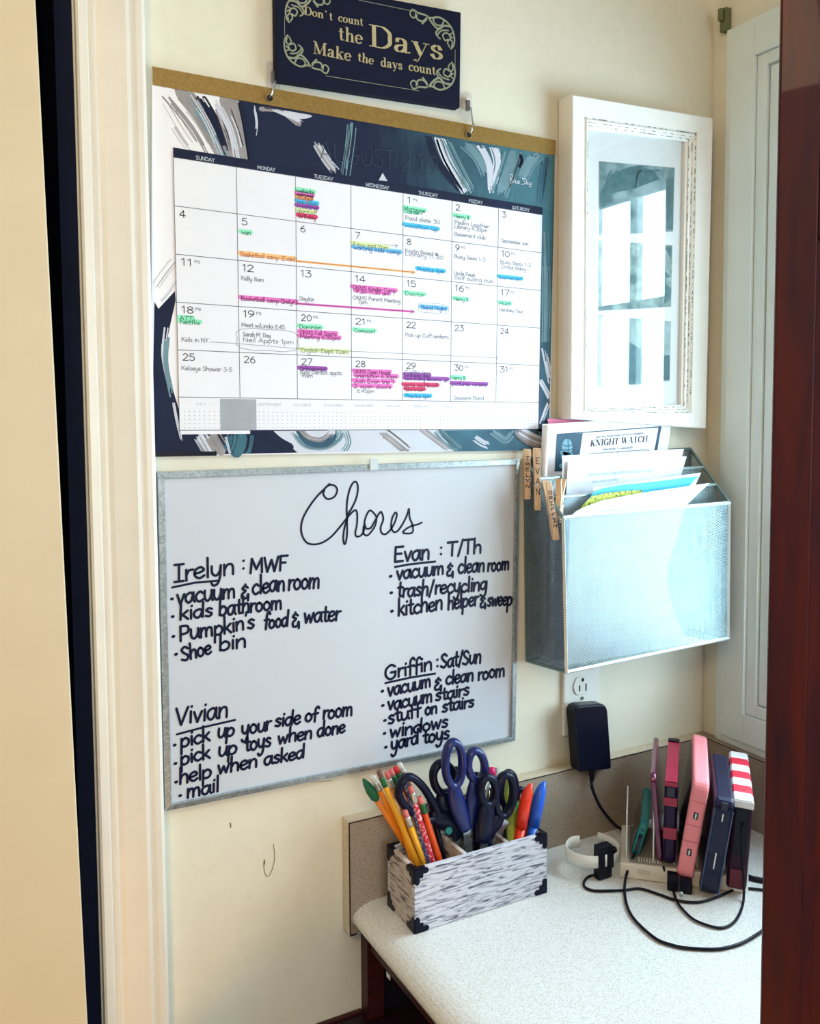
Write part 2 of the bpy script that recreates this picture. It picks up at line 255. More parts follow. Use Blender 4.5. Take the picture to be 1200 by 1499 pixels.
# broad-nib serif lettering: width follows the direction of the stroke
SF = {  # (advance, skeleton strokes 'm'odulated / 't'hin / 'k' thick)
'D': (1.35, ['k .32 0 .32 1.6', 'm .32 1.57 .8 1.55 1.15 1.2 1.17 .8 1.15 .4 .8 .05 .32 .03', 't .05 1.57 .6 1.57', 't .05 .03 .6 .03']),
'o': (.95, ['m .47 .98 .18 .78 .15 .5 .18 .22 .47 .02 .76 .22 .79 .5 .76 .78 .47 .98']), 'n': (1.1, ['k .28 0 .28 1', 'm .3 .7 .5 .95 .72 .93 .82 .7 .82 .0', 't .05 .97 .3 .97', 't .05 .03 .48 .03', 't .62 .03 1.05 .03']),
"'": (.5, ['k .22 1.7 .24 1.4']), 't': (.72, ['k .32 1.35 .32 .25', 'm .32 .25 .4 .05 .65 .12', 't .05 .97 .62 .97']), 'c': (.85, ['m .72 .75 .62 .95 .42 .97 .18 .75 .15 .5 .18 .22 .42 .03 .75 .2', 'k .68 .78 .69 .7']),
'u': (1.1, ['m .28 1 .28 .3 .38 .06 .58 .06 .78 .35', 'k .8 0 .8 1', 't .05 .97 .3 .97', 't .6 .97 .82 .97', 't .8 .03 1.05 .03']), 'h': (1.1, ['k .28 0 .28 1.6', 'm .3 .7 .5 .95 .72 .93 .82 .7 .82 .0', 't .05 1.57 .3 1.57', 't .05 .03 .48 .03', 't .62 .03 1.05 .03']),
'e': (.9, ['m .16 .55 .74 .55 .72 .8 .46 .98 .18 .75 .15 .5 .18 .22 .42 .03 .76 .2']), 'a': (1., ['m .2 .75 .3 .95 .5 .97 .66 .8 .67 .5 .67 .2 .75 .04 .95 .08', 'm .66 .55 .3 .45 .16 .25 .25 .05 .45 .04 .65 .25', 'k .22 .78 .23 .7']),
'y': (1.05, ['k .22 .97 .55 .05', 't .88 .97 .5 -.1 .35 -.45 .2 -.42', 't .02 .97 .42 .97', 't .68 .97 1.05 .97', 'k .2 -.35 .21 -.4']), 's': (.8, ['m .62 .72 .52 .95 .35 .97 .18 .78 .3 .58 .55 .45 .66 .25 .5 .04 .3 .03 .14 .28', 'k .62 .85 .62 .7', 'k .14 .3 .14 .15']),
'M': (1.75, ['t .25 0 .25 1.6', 'k .28 1.55 .82 .1', 't .82 .05 1.36 1.55', 'k 1.4 0 1.4 1.6', 't .02 1.57 .4 1.57', 't 1.3 1.57 1.7 1.57', 't .02 .03 .5 .03', 't 1.15 .03 1.7 .03']), 'k': (1.12, ['k .28 0 .28 1.6', 't .85 .97 .3 .45', 'k .48 .62 .85 .03', 't .05 1.57 .3 1.57', 't .05 .03 .5 .03', 't .62 .97 1.05 .97', 't .6 .03 1.1 .03']),
'd': (1.1, ['m .76 .8 .5 .98 .22 .8 .17 .5 .22 .2 .45 .02 .76 .25', 'k .8 0 .8 1.6', 't .55 1.57 .82 1.57', 't .8 .03 1.05 .03']), ' ': (.6, []),
'K': (1.4, ['k .32 0 .32 1.6', 't 1.1 1.55 .35 .7', 'k .6 .95 1.1 .05', 't .05 1.57 .6 1.57', 't .05 .03 .6 .03', 't .85 1.57 1.3 1.57', 't .8 .03 1.4 .03']), 'N': (1.45, ['t .28 0 .28 1.6', 'k .28 1.55 1.15 .05', 't 1.15 0 1.15 1.6', 't .02 1.57 .4 1.57', 't .02 .03 .55 .03', 't .9 1.57 1.4 1.57']),
'I': (.7, ['k .35 0 .35 1.6', 't .05 1.57 .65 1.57', 't .05 .03 .65 .03']), 'G': (1.4, ['m 1.1 1.2 .95 1.5 .65 1.57 .28 1.2 .22 .8 .28 .35 .65 .03 1.1 .2', 'k 1.12 0 1.12 .7', 't .85 .7 1.35 .7']), 'H': (1.5, ['k .3 0 .3 1.6', 'k 1.2 0 1.2 1.6', 't .3 .8 1.2 .8', 't .05 1.57 .58 1.57', 't .05 .03 .58 .03', 't .95 1.57 1.45 1.57', 't .95 .03 1.45 .03']),
'T': (1.25, ['k .62 0 .62 1.6', 't .05 1.57 1.2 1.57', 't .07 1.57 .07 1.2', 't 1.18 1.57 1.18 1.2', 't .35 .03 .9 .03']), 'W': (1.95, ['k .25 1.55 .62 .05', 't .62 .05 .95 1.5', 'k .95 1.5 1.3 .05', 't 1.3 .05 1.68 1.5', 't .02 1.57 .5 1.57', 't .75 1.57 1.15 1.57', 't 1.5 1.57 1.9 1.57']),
'A': (1.4, ['t .2 .05 .68 1.6', 'k .68 1.6 1.15 .05', 't .35 .5 1 .5', 't .02 .03 .42 .03', 't .85 .03 1.4 .03']), 'C': (1.3, ['m 1.1 1.2 .95 1.5 .65 1.57 .28 1.2 .22 .8 .28 .35 .65 .03 1.1 .3', 'k 1.1 1.3 1.1 1.1']),
}
def serif(mb, pl, st, a, b, xh, slant=0., thick=.26, thin=.07):
    P0, P1 = pl.px(*a), pl.px(*b); U = (P1-P0); ln = U.length; U = U/ln; V = pl.n.cross(U); mp = (pl.px(a[0], a[1]-10)-P0).length/10
    tot = sum(SF[c][0] for c in st); kx = ln/tot; ky = xh*mp; x = 0
    for c in st:
        wdg, ss = SF[c]
        for q in ss:
            kd = q[0]; v = [float(t) for t in q[1:].split()]; p = list(zip(v[::2], v[1::2])); p = p if len(p) < 3 else cr(p, 6); W = []
            for i in range(len(p)):
                A, B = p[max(i-1, 0)], p[min(i+1, len(p)-1)]; dx, dy = B[0]-A[0], B[1]-A[1]; l = math.hypot(dx, dy) or 1
                W.append(ky*(thick if kd == 'k' else thin if kd == 't' else thin+(thick-thin)*abs(dy/l)**1.6))
            mb.ribbon([P0+U*(kx*(x+X)+slant*ky*Y)+V*ky*Y for X, Y in p], W, pl.n, False)
        x += wdg

def grad_print(name, ca, cb, x0, x1, rough=.7):      # print whose ink runs from one colour to another across the sheet
    m = M(name, ca, rough, bump=0); nt = m.node_tree; b = nt.nodes['Principled BSDF']; nd = nt.nodes.new; L = nt.links.new
    tc = nd('ShaderNodeTexCoord'); sp = nd('ShaderNodeSeparateXYZ'); nz = nd('ShaderNodeTexNoise'); nz.inputs['Scale'].default_value = 22; nz.inputs['Detail'].default_value = 6; nz.inputs['Distortion'].default_value = 1.5
    ad = nd('ShaderNodeMath'); ad.operation = 'MULTIPLY_ADD'; ad.inputs[1].default_value = .16; mr = nd('ShaderNodeMapRange'); mr.inputs[1].default_value = x0+.08; mr.inputs[2].default_value = x1+.08
    mp = nd('ShaderNodeMapping'); mp.inputs['Scale'].default_value = (1.6, 1, .6); L(tc.outputs['Object'], mp.inputs[0]); L(mp.outputs[0], nz.inputs['Vector']); L(tc.outputs['Object'], sp.inputs[0])
    L(nz.outputs[0], ad.inputs[0]); L(sp.outputs[0], ad.inputs[2]); L(ad.outputs[0], mr.inputs[0])
    mx = nd('ShaderNodeMix'); mx.data_type = 'RGBA'; mx.inputs[6].default_value = lin(ca); mx.inputs[7].default_value = lin(cb); L(mr.outputs[0], mx.inputs[0]); L(mx.outputs[2], b.inputs['Base Color']); return m
# ============================================================ the room
def quadbox(mb, pts, n, t):                    # slab from a face outline, thickness t away from n
    mb.prism([Vector(p) for p in pts][::-1], Vector(n).normalized()*-t); return mb
JX = .006
m = MB(); m.box((JX, 0, 0), (WX+.12, .12, 2.4)); m.box((-2.2, 0, 0), (-.74, .12, 2.4)); m.box((-.74, 0, 2.06), (JX, .12, 2.4)); wall_back = struct('wall_back', m, wallm)
ORG_WB = ORG['wall_back']
WY0, WY1, WZ0, WZ1 = -.110, -.664, .975, 1.915
m = MB(); m.box((WX, -3.2, 0), (WX+.12, 0, WZ0)); m.box((WX, -3.2, WZ1), (WX+.12, 0, 2.4)); m.box((WX, WY0, WZ0), (WX+.12, 0, WZ1)); m.box((WX, -3.2, WZ0), (WX+.12, WY1, WZ1)); struct('wall_right', m, wallm)
m = MB(); m.box((-2.3, -3.2, 0), (-2.2, .12, 2.4)); struct('wall_left', m, wallm)
m = MB(); m.box((-2.3, -3.3, 0), (WX+.12, -3.2, 2.4)); struct('wall_front', m, wallm)
m = MB(); m.box((-2.3, -3.3, -.05), (WX+.12, 1.1, 0)); struct('floor', m, floorm)
m = MB(); m.box((-2.3, -3.3, 2.4), (WX+.12, 1.1, 2.45)); struct('ceiling', m, M('ceiling paint', (238, 234, 222), .8))
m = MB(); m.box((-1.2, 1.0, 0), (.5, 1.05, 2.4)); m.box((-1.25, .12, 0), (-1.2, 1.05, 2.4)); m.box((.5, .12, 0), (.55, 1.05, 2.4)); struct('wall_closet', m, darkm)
# door casing profile on the back wall, right of the doorway
prof = [(.008, 0), (.008, -.013), (.0105, -.015), (.019, -.015), (.021, -.0105), (.0235, -.0105), (.026, -.013), (.029, -.0125), (.034, -.0145), (.052, -.0185), (.058, -.020), (.062, -.0195), (.063, -.0165), (.066, -.0165), (.069, -.019), (.075, -.0195), (.0785, -.018), (.0795, -.014), (.0795, 0)]
m = MB(); m.prism([(x, y, 0) for x, y in prof], (0, 0, 2.13)); struct('trim_1', m, trimm)
m = MB(); m.box((JX-.018, -.001, 0), (JX, .12, 2.06)); struct('trim_2', m, darkm)  # jamb coloured dark to stand for the shade in the gap
# cream door leaf standing open in front of the doorway
yl = -.075; a, b_ = YP(52, 0, yl), YP(128.5, 1499, yl); sl = (a.x-b_.x)/(a.z-b_.z); xe = lambda z: b_.x+sl*(z-b_.z)
m = MB(); m.prism([(xe(.01), yl, .002), (xe(2.03), yl, 2.03), (-.72, yl, 2.03), (-.72, yl, .002)], (0, .036, 0)); d1 = struct('door_1', m, doorm, .0015)
m = MB(); m.tube([(-.66, yl-.001, .96), (-.66, yl-.03, .96)], .012, 10); m.tube([(-.66, yl-.03, .96), (-.66, yl-.04, .96), (-.66, yl-.06, .96), (-.66, yl-.072, .96)], [.014, .024, .027, .016], 14); obj('door_knob', m, M('brass knob', (170, 140, 80), .25, .9), d1, 'brass round knob')
# window in the right wall
def ring(mb, x0, x1, y0, y1, z0, z1, w):
    mb.box((x0, y0, z0), (x1, y0-w, z1)); mb.box((x0, y1+w, z0), (x1, y1, z1)); mb.box((x0, y0-w, z1-w), (x1, y1+w, z1)); mb.box((x0, y0-w, z0), (x1, y1+w, z0+w))
yy = lambda px, py: XP(px, py, WX-.012)
m = MB(); ring(m, WX-.010, WX, -.034, -.740, WZ0-.075, WZ1+.075, .012); ring(m, WX-.014, WX, -.046, -.728, WZ0-.063, WZ1+.063, .044)
win = struct('window_1', m, winm, .0012)
m = MB(); ring(m, WX-.0085, WX+.02, -.0905, -.6835, WZ0-.0185, WZ1+.0185, .0175); obj('window_frame', m, winm, win, bevel=.001)
m = MB(); ring(m, WX-.004, WX+.05, -.109, -.665, WZ0, WZ1, .018); obj('sash', m, winm, win, bevel=.003)
for y in (-.229, -.337, -.445, -.553): m = MB(); m.box((WX+.022, y-.009, WZ0+.016), (WX+.036, y+.009, WZ1-.016)); obj('muntin', m, winm, win)
for z in (1.30, 1.605): m = MB(); m.box((WX+.023, -.127, z-.009), (WX+.035, -.647, z+.009)); obj('muntin', m, winm, win)
m = MB(); m.box((WX+.028, -.124, WZ0+.015), (WX+.030, -.650, WZ1-.015)); obj('pane', m, glass_mat('window glass'), win)
m = MB(); m.box((WX+.006, -.132, 1.790), (WX+.016, -.642, 1.894))
for k in range(5): m.box((WX+.003, -.132, 1.800+k*.02), (WX+.006, -.642, 1.806+k*.02))
tag(obj('window_shade', m, M('linen shade', (206, 210, 200), .9)), 'pale pleated shade pulled up at the top of the window', 'shade')
# small catch above the window casing
p = XP(1066, 30, WX); m = MB(); m.box((WX-.012, p.y+.006, p.z-.018), (WX, p.y-.006, p.z+.016)); m.box((WX-.02, p.y+.003, p.z-.004), (WX-.012, p.y-.003, p.z+.014))
tag(obj('wall_catch', m, M('dull bronze', (120, 124, 92), .4, .6), bevel=.001), 'small dull metal catch on the wall above the window casing', 'catch')
# ------------------------------------------------------------ counter with backsplash
X0 = .3135; CB = .751
m = MB(); cs = [(WX-.001, CB), (WX-.001, ZC)]+[(X0+.038-.038*math.sin(t), ZC-.019+.019*math.cos(t)) for t in [i*math.pi/16 for i in range(0, 17)]]
cs = [(x, z) for x, z in cs]; m.prism([(x, -.50, z) for x, z in cs], (0, .499, 0), False)
counter = tag(obj('countertop', m, lamin), 'pale speckled laminate counter with rounded edge in the corner nook', 'counter')
tl = YP(511, 1205, -.02); tr = YP(1024, 1071, -.02); zl, zr = tl.z, YP(1028, 1079, -.02).z; zt = lambda x: zl+(zr-zl)*(x-tl.x)/(WX-.02-tl.x)
xl = tl.x; m = MB(); m.prism([(xl, -.02, CB), (WX-.001, -.02, CB), (WX-.001, -.02, zt(WX)), (xl, -.02, zl)], (0, .019, 0)); obj('back_splash', m, backl, counter)
m = MB(); m.prism([(WX-.02, -.0205, zt(WX)), (WX-.02, -.50, zt(WX)), (WX-.02, -.50, ZC-.001), (WX-.02, -.0205, ZC-.001)], (.019, 0, 0)); obj('side_splash', m, backl, counter)
m = MB(); e = .0009
m.prism([(xl-e, -.0206, zl-.0010), (WX-.02, -.0206, zt(WX-.02)-.0010), (WX-.02, -.0206, zt(WX-.02)+.0002), (xl-e, -.0206, zl+.0002)], (0, .0004, 0)); m.box((xl-e, -.0206, CB), (xl+.0006, -.0202, zl)); m.box((WX-.0206, -.022, zt(WX)-.0010), (WX-.0202, -.5, zt(WX)+.0002)); m.box((xl-.0002, -.0206, CB-.002), (xl+.009, -.0195, CB))
obj('seam', m, seamm, counter, 'dark seam line along the backsplash edges')
m = MB(); m.prism([(xl-.0004, -.019, CB), (xl, -.019, zl), (WX-.02, -.019, zt(WX-.02)), (WX-.02, -.019, zt(WX-.02)+.001), (xl-.0008, -.019, zl+.001), (xl-.0012, -.019, CB)], (0, .0185, 0)); obj('splash_cap', m, M('tan laminate cap', (214, 202, 180), .5, kind='speckle', scale=560, rgb2=(190, 174, 150)), counter)
bx0, bx1 = YP(537.5, 1400, -.02).x, YP(562, 1440, -.02).x
zb = YP(537, 1475, -.001).z
m = MB(); m.box((bx0, -.02, 0), (bx1, -.001, CB)); obj('support_post', m, darkwood, counter, 'dark reddish brown board under the counter')
m = MB(); m.box((X0+.024, -.49, CB-.028), (X0+.042, -.021, CB)); obj('apron', m, darkwood, counter)
m = MB(); m.box((X0+.016, -.49, 0), (X0+.05, -.45, CB-.028)); obj('front_leg', m, darkwood, counter)
m = MB(); sp = XP(568, 1428, X0+.024); m.box((X0+.0235, sp.y-.006, sp.z-.003), (X0+.024, sp.y+.004, sp.z+.003)); obj('screw', m, white, counter, 'small pale screw cap')
m = MB(); m.box((bx1, -.006, 0), (WX-.001, -.001, CB)); obj('shade_panel', m, M('painted under-counter shade', (24, 18, 34), .8), counter)  # dark sheet added for the shade under the counter
# low dark table under the counter
bt = thing('side_table', 'dark brown wooden low table pushed against the wall beneath the counter', 'table', (.35, -.24, 0))
m = MB(); m.box((.02, -.47, zb-.025), (bx0-.002, -.003, zb)); m.box((bx0-.002, -.44, zb-.025), (.72, -.03, zb)); obj('tabletop', m, M('very dark brown wood', (46, 22, 34), .35, kind='wood', scale=9, rgb2=(28, 16, 34), stretch=(1, 5, 5)), bt)
m = MB(); m.box((.02, -.008, zb), (bx0-.002, -.002, zb+.003)); obj('edge_strip', m, darkwood, bt)
for x, y in ((.05, -.44), (.05, -.03), (.69, -.41), (.69, -.06)):
    m = MB(); m.box((x-.02, y-.02, 0), (x+.02, y+.02, zb-.025)); obj('leg', m, darkwood, bt)
# cherry panel door in the foreground right
ang = math.radians(-49); D = Vector((math.cos(ang), math.sin(ang), 0)); N = Vector((math.sin(ang), -math.cos(ang), 0))
hz = math.hypot(ray(1128, 750).x, ray(1128, 750).y); E0 = CP+ray(1128, 750)*(.72/hz); E0.z = 0; TH = .020
def dp(u, z, o=0): return E0+D*u+N*o+Vector((0, 0, z))
def dbox(mb, u0, u1, z0, z1, o0, o1): mb.hexa([dp(u0, z0, o1), dp(u1, z0, o1), dp(u1, z0, o0), dp(u0, z0, o0), dp(u0, z1, o1), dp(u1, z1, o1), dp(u1, z1, o0), dp(u0, z1, o0)])
cd = thing('cupboard_door', 'dark cherry wood panel door standing in the right foreground', 'door', E0)
DW = .44; g1 = .028; zA, zB = PP(1185, 350, E0, N).z, PP(1185, 215, E0, N).z
m = MB(); dbox(m, 0, g1, 0, 2.1, -TH, 0); obj('stile', m, cherry, cd, bevel=.0015)
m = MB(); dbox(m, DW-g1, DW, 0, 2.1, -TH, 0); obj('stile', m, cherry, cd, bevel=.0015)
for z0, z1 in ((0, .08), (zA, zB), (2.03, 2.1)):
    m = MB(); dbox(m, g1, DW-g1, z0, z1, -TH, 0); obj('rail', m, cherry, cd, bevel=.0015)
for z0, z1 in ((.08, zA), (zB, 2.03)):
    m = MB(); dbox(m, g1, DW-g1, z0, z1, -TH+.004, -.011)
    q = .009; 
    m.add([dp(g1, z0, -.004), dp(DW-g1, z0, -.004), dp(DW-g1, z1, -.004), dp(g1, z1, -.004), dp(g1+q, z0+q, -.011), dp(DW-g1-q, z0+q, -.011), dp(DW-g1-q, z1-q, -.011), dp(g1+q, z1-q, -.011)], [(0, 1, 5, 4), (1, 2, 6, 5), (2, 3, 7, 6), (3, 0, 4, 7)])
    q2 = .014; q3 = .045
    m.add([dp(g1+q2, z0+q2, -.0109), dp(DW-g1-q2, z0+q2, -.0109), dp(DW-g1-q2, z1-q2, -.0109), dp(g1+q2, z1-q2, -.0109), dp(g1+q3, z0+q3, -.003), dp(DW-g1-q3, z0+q3, -.003), dp(DW-g1-q3, z1-q3, -.003), dp(g1+q3, z1-q3, -.003)], [(0, 1, 5, 4), (1, 2, 6, 5), (2, 3, 7, 6), (3, 0, 4, 7), (4, 5, 6, 7)])
    obj('raised_panel', m, cherry, cd)
# scuffs on the wall
pl = Plane((0, 0, 0), (0, -1, 0), .0005); m = MB()
line(m, pl, [(337, 1205), (338, 1211)], 1.6); line(m, pl, [(400, 1236), (402, 1255), (398, 1274), (392, 1283), (387, 1276), (386, 1262)], .9, True); line(m, pl, [(387, 1259), (387, 1265)], 1.8); line(m, pl, [(455, 1145), (486, 1143)], .6)
obj('scuff', m, M('wall scuff', (110, 96, 70), .8), wall_back, 'short dark scratch marks on the paint')
# ============================================================ sign
pw = lambda y: Plane((0, y, 0), (0, -1, 0), 0)
ys = -.014; TLs, TRs, BRs, BLs = YP(403, -33, ys), YP(674.7, 18, ys), YP(673, 158, ys), YP(404.8, 117, ys)
sg = thing('wall_sign', 'navy sign with cream scrollwork and a motto about days, above the calendar', 'sign', BLs)
m = MB(); quadbox(m, [BLs, BRs, TRs, TLs], (0, -1, 0), .0125); obj('board', m, signm, sg, bevel=.001)
P = pw(ys).up(.0005); m = MB()
serif(m, P, "Don", (445, 21), (474, 27), 7.5, thick=.3, thin=.1); serif(m, P, "'", (475, 28), (479, 29), 7.5, thick=.3); serif(m, P, "t", (482, 29), (487, 30), 7.5, thick=.3, thin=.1); serif(m, P, "count", (495, 31), (532, 38), 7.5, thick=.3, thin=.1)
serif(m, P, "the", (495, 58), (531, 65), 13, thick=.28, thin=.08); serif(m, P, "Days", (539, 67), (649, 88), 20, thick=.34, thin=.07)
serif(m, P, "Make", (458, 78), (514, 90), 11.5, thick=.3, thin=.09); serif(m, P, "the", (523, 89), (547, 95), 8.5, thick=.3, thin=.1); serif(m, P, "days", (557, 97), (589, 102), 8.5, thick=.3, thin=.1); serif(m, P, "count", (598, 103), (638, 110), 8.5, thick=.3, thin=.1)
obj('lettering', m, cream_ink, sg)
m = MB()
line(m, P, [(477, 111), (613, 133)], .8); line(m, P, [(525, 0), (613, 18)], .8); line(m, P, [(416.5, 25), (416.5, 52)], .8); line(m, P, [(666, 73), (666, 97)], .8)
def spiral(cx, cy, r, a0, turns, sx=1, sy=1): return [(cx+sx*r*(1-.8*i/18)*math.cos(a0+turns*6.283*i/18), cy+sy*r*(1-.8*i/18)*math.sin(a0+turns*6.283*i/18)) for i in range(19)]
def flourish(cx, cy, sx, sy, dx=.17):          # corner scroll; (cx,cy) is the corner, sx, sy point inwards
    sk = lambda q: [(cx+sx*x, cy+sy*y+sx*x*dx) for x, y in q]
    for q, wd in (([(4, 46), (0, 40), (-1, 30), (2, 18), (10, 8), (22, 3), (34, 6), (42, 3), (52, 2)], 2.6), ([(6, 44), (9, 38), (6, 33), (2, 36), (3, 42)], 2.2), ([(52, 2), (60, -2), (64, 5), (60, 10), (54, 7), (56, 3)], 2.2), ([(2, 30), (10, 24), (16, 28), (13, 35), (8, 33)], 2.4),
                  ([(4, 14), (14, 14), (22, 20), (30, 15), (36, 7)], 3), ([(14, 6), (18, 14), (26, 14), (30, 8), (26, 3)], 2.4), ([(38, 4), (44, 12), (52, 12), (56, 6)], 2.6), ([(8, 20), (18, 22), (24, 30), (20, 34)], 2.2), ([(20, 18), (26, 26), (24, 31)], 2.6), ([(40, 9), (46, 16)], 3), ([(0, 22), (6, 26), (4, 34)], 2)):
        line(m, P, sk(q), wd, True, 5)
flourish(417, 97, 1, -1, .14); flourish(665, 138, -1, -1, -.0-.17*-1 if False else .17); flourish(664, 26, -1, 1, .17); flourish(419, -14, 1, 1, .17)
obj('scrollwork', m, M('muted cream scroll', (146, 150, 124), .7), sg, 'cream corner scrolls and thin border lines')
# ============================================================ calendar
cal = thing('wall_calendar', 'large monthly wall calendar with abstract navy and teal brush border hung on two hooks', 'calendar', YP(510, 664, -.006))
P = pw(-.006); c_TL, c_TR, c_BR, c_BL = (222.8, 97), (813.5, 205.4), (804, 659), (221.5, 668)
m = MB(); quadbox(m, [P.px(*q) for q in (c_BL, c_BR, c_TR, c_TL)], (0, -1, 0), .0042); obj('sheet', m, paper, cal)
m = MB(); quadbox(m, [P.up(.0012).px(*q) for q in ((223.5, 124), (812.5, 227.5), (813.5, 205.4), (222.8, 97))], (0, -1, 0), .0011); obj('top_strip', m, gold, cal, 'gold card strip along the top edge')
m = MB(); P2 = P.up(.0008); quadbox(m, [P2.px(*q) for q in ((217, 669), (317, 667), (317, 661), (224, 660))], (0, -1, 0), .0008); quadbox(m, [P2.px(*q) for q in ((217, 669), (224, 660), (221.5, 600), (221, 572), (217, 572))], (0, -1, 0), .0008); obj('corner_holder', m, black, cal, 'black corner holder at lower left')
P1 = P.up(.0001); navy = M('navy print', (26, 34, 62), .7, amt=.25, scale=25, bump=0); teal = M('teal print', (52, 104, 122), .7, scale=18, rgb2=(32, 68, 92), bump=0); tealL = M('pale teal print', (110, 146, 158), .7, amt=.3, bump=0); greyp = M('grey print', (158, 152, 154), .7, amt=.3, bump=0); whp = M('white brush print', (204, 208, 220), .7, amt=.05, bump=0)
A = {'n': MB(), 't': MB(), 'l': MB(), 'g': MB(), 'w': MB()}
mB = MB(); mB.poly([P1.up(.00001).px(*q) for q in [(330, 143), (812, 228), (811, 310), (793, 304), (345, 232)]][::-1]); obj('painted_band', mB, grad_print('band print', (26, 34, 62), (72, 118, 130), .06, .30), cal)
fill(A['t'], P1, [(786, 303), (811, 303), (803, 659), (786, 660)])
fill(A['n'], P1, [(226, 442), (232, 452), (256, 426), (257, 440), (246, 490), (244, 520), (250, 560), (262, 600), (262, 664), (222, 667)])
fill(A['n'], P1.up(.00001), [(222, 612), (262, 630), (480, 628), (470, 662), (222, 667)]); fill(A['t'], P1, [(640, 630), (788, 628), (806, 625), (803, 659), (650, 661)])
LV = [P1.up(.00004)]
def brush(col, path, wd, n, jit=.5, w0=1.2):
    q = cr(path, 6)
    if n > 13: line(A[col], LV[0], q[2:-2], wd*.5)
    LV[0] = LV[0].up(.000006); L_ = LV[0]
    for k in range(n):
        o = (random.random()-.5)*wd; i0 = random.randint(0, max(0, int(len(q)*jit*.4))); i1 = len(q)-random.randint(0, int(len(q)*jit*.4)); s_ = q[i0:i1]
        if len(s_) < 2: continue
        out = []
        for i, p in enumerate(s_):
            a, b = s_[max(0, i-1)], s_[min(len(s_)-1, i+1)]; dx, dy = b[0]-a[0], b[1]-a[1]; l = math.hypot(dx, dy) or 1
            X = min(max(p[0]-dy/l*o, 225), 807); out.append((X, min(max(p[1]+dx/l*o, 129+(X-223)*.176), 665-(X-222)*.0155)))     # stay on the sheet
        line(A[col], L_, out, random.uniform(.7, 2.2)*w0)
line(A['g'], LV[0], [(268, 134), (300, 178), (330, 231)], 26, True); line(A['g'], LV[0], [(335, 146), (345, 185), (357, 240)], 30, True)
brush('l', [(268, 134), (300, 178), (332, 231)], 24, 12, .8); brush('g', [(250, 131), (290, 180), (318, 229)], 34, 12, .8); brush('n', [(292, 140), (318, 185), (338, 232)], 16, 12, .6, 1.5); brush('w', [(280, 138), (305, 180), (328, 231)], 10, 5, .9); brush('g', [(322, 146), (338, 190), (352, 236)], 26, 13, .6, 1.5); brush('w', [(318, 146), (340, 190), (350, 236)], 14, 7, .9); brush('n', [(352, 150), (360, 190), (368, 242)], 8, 10, .3, 1.6); brush('g', [(240, 150), (270, 200), (290, 224)], 20, 6, .9, .7)
brush('w', [(372, 152), (376, 180), (374, 200)], 3, 4, .9, .8); brush('g', [(380, 158), (410, 160), (440, 182)], 12, 12, .6); brush('w', [(415, 161), (438, 170), (455, 168)], 9, 10, .5, 1.4); brush('w', [(440, 178), (428, 172), (400, 160)], 4, 5); brush('w', [(462, 208), (478, 235), (492, 252)], 12, 14, .8, .8); brush('g', [(462, 208), (478, 235), (492, 252)], 10, 6, .8)
brush('l', [(515, 180), (512, 210), (505, 260)], 18, 8, .9); brush('w', [(642, 200), (655, 235), (682, 280)], 15, 36, .25, 1.4); brush('l', [(650, 202), (668, 240), (690, 282)], 14, 8, .5); brush('n', [(625, 196), (640, 235), (672, 278)], 12, 14, .4, 1.2); brush('l', [(680, 210), (700, 230), (712, 255)], 18, 16, .6); brush('w', [(702, 212), (716, 240), (719, 282)], 9, 14, .6); brush('w', [(722, 214), (728, 240), (720, 270)], 14, 18, .8); brush('l', [(752, 218), (742, 250), (730, 285)], 26, 22, .7, 1.4); brush('l', [(790, 225), (775, 240), (765, 262)], 20, 14, .7, 1.3); brush('n', [(762, 226), (764, 236), (760, 245)], 4, 8); brush('t', [(800, 230), (795, 260), (790, 300)], 14, 16, .5, 1.6)
brush('w', [(796, 510), (802, 540), (806, 560)], 8, 9, .8); brush('w', [(790, 556), (798, 570), (804, 582)], 5, 7); brush('w', [(792, 620), (799, 600), (803, 590)], 6, 4); brush('l', [(798, 340), (800, 420), (799, 500)], 12, 10, .9); brush('l', [(792, 630), (798, 640), (802, 650)], 10, 8)
brush('w', [(243, 480), (240, 520), (250, 570)], 7, 12, .8, .9); brush('l', [(246, 490), (243, 530), (252, 580)], 6, 6); brush('w', [(236, 440), (246, 430), (257, 412)], 3, 3, .2, .7); brush('g', [(226, 420), (240, 400), (256, 380)], 14, 4, .3, .5); brush('w', [(254, 590), (260, 620), (266, 645)], 5, 8, .8, .7)
brush('w', [(292, 637), (300, 650), (308, 664)], 20, 22, .8, .9); brush('g', [(310, 637), (318, 650), (326, 664)], 26, 18, .8); brush('t', [(352, 636), (350, 650), (345, 664)], 40, 26, .6, 1.4); brush('w', [(330, 640), (336, 664)], 4, 4)
fill(A['w'], LV[0].up(.00001), [(398, 631), (640, 629), (664, 660.5), (436, 663)]); LV[0] = LV[0].up(.00002)
line(A['n'], LV[0], [(392, 632), (408, 646), (424, 655)], 13, True); LV[0] = LV[0].up(.00001)
brush('l', [(430, 630), (447, 650), (475, 653), (495, 641), (498, 630)], 14, 12, .3, 1.2); brush('t', [(436, 631), (452, 648), (476, 650), (492, 637)], 9, 8, .3, 1.4); brush('g', [(440, 630), (452, 641), (470, 644), (484, 634)], 8, 8, .4); brush('l', [(506, 632), (510, 648), (503, 661)], 7, 5, .5); brush('g', [(560, 630), (580, 645), (598, 660)], 16, 9, .5, 1.6); brush('g', [(615, 630), (635, 645), (655, 660)], 12, 9, .5, 1.4); brush('l', [(640, 630), (655, 645), (672, 659)], 12, 10, .5, 1.5); brush('w', [(694, 640), (705, 648), (715, 652)], 10, 9, .7, .9); brush('l', [(720, 632), (740, 645), (752, 632)], 10, 9, .5)
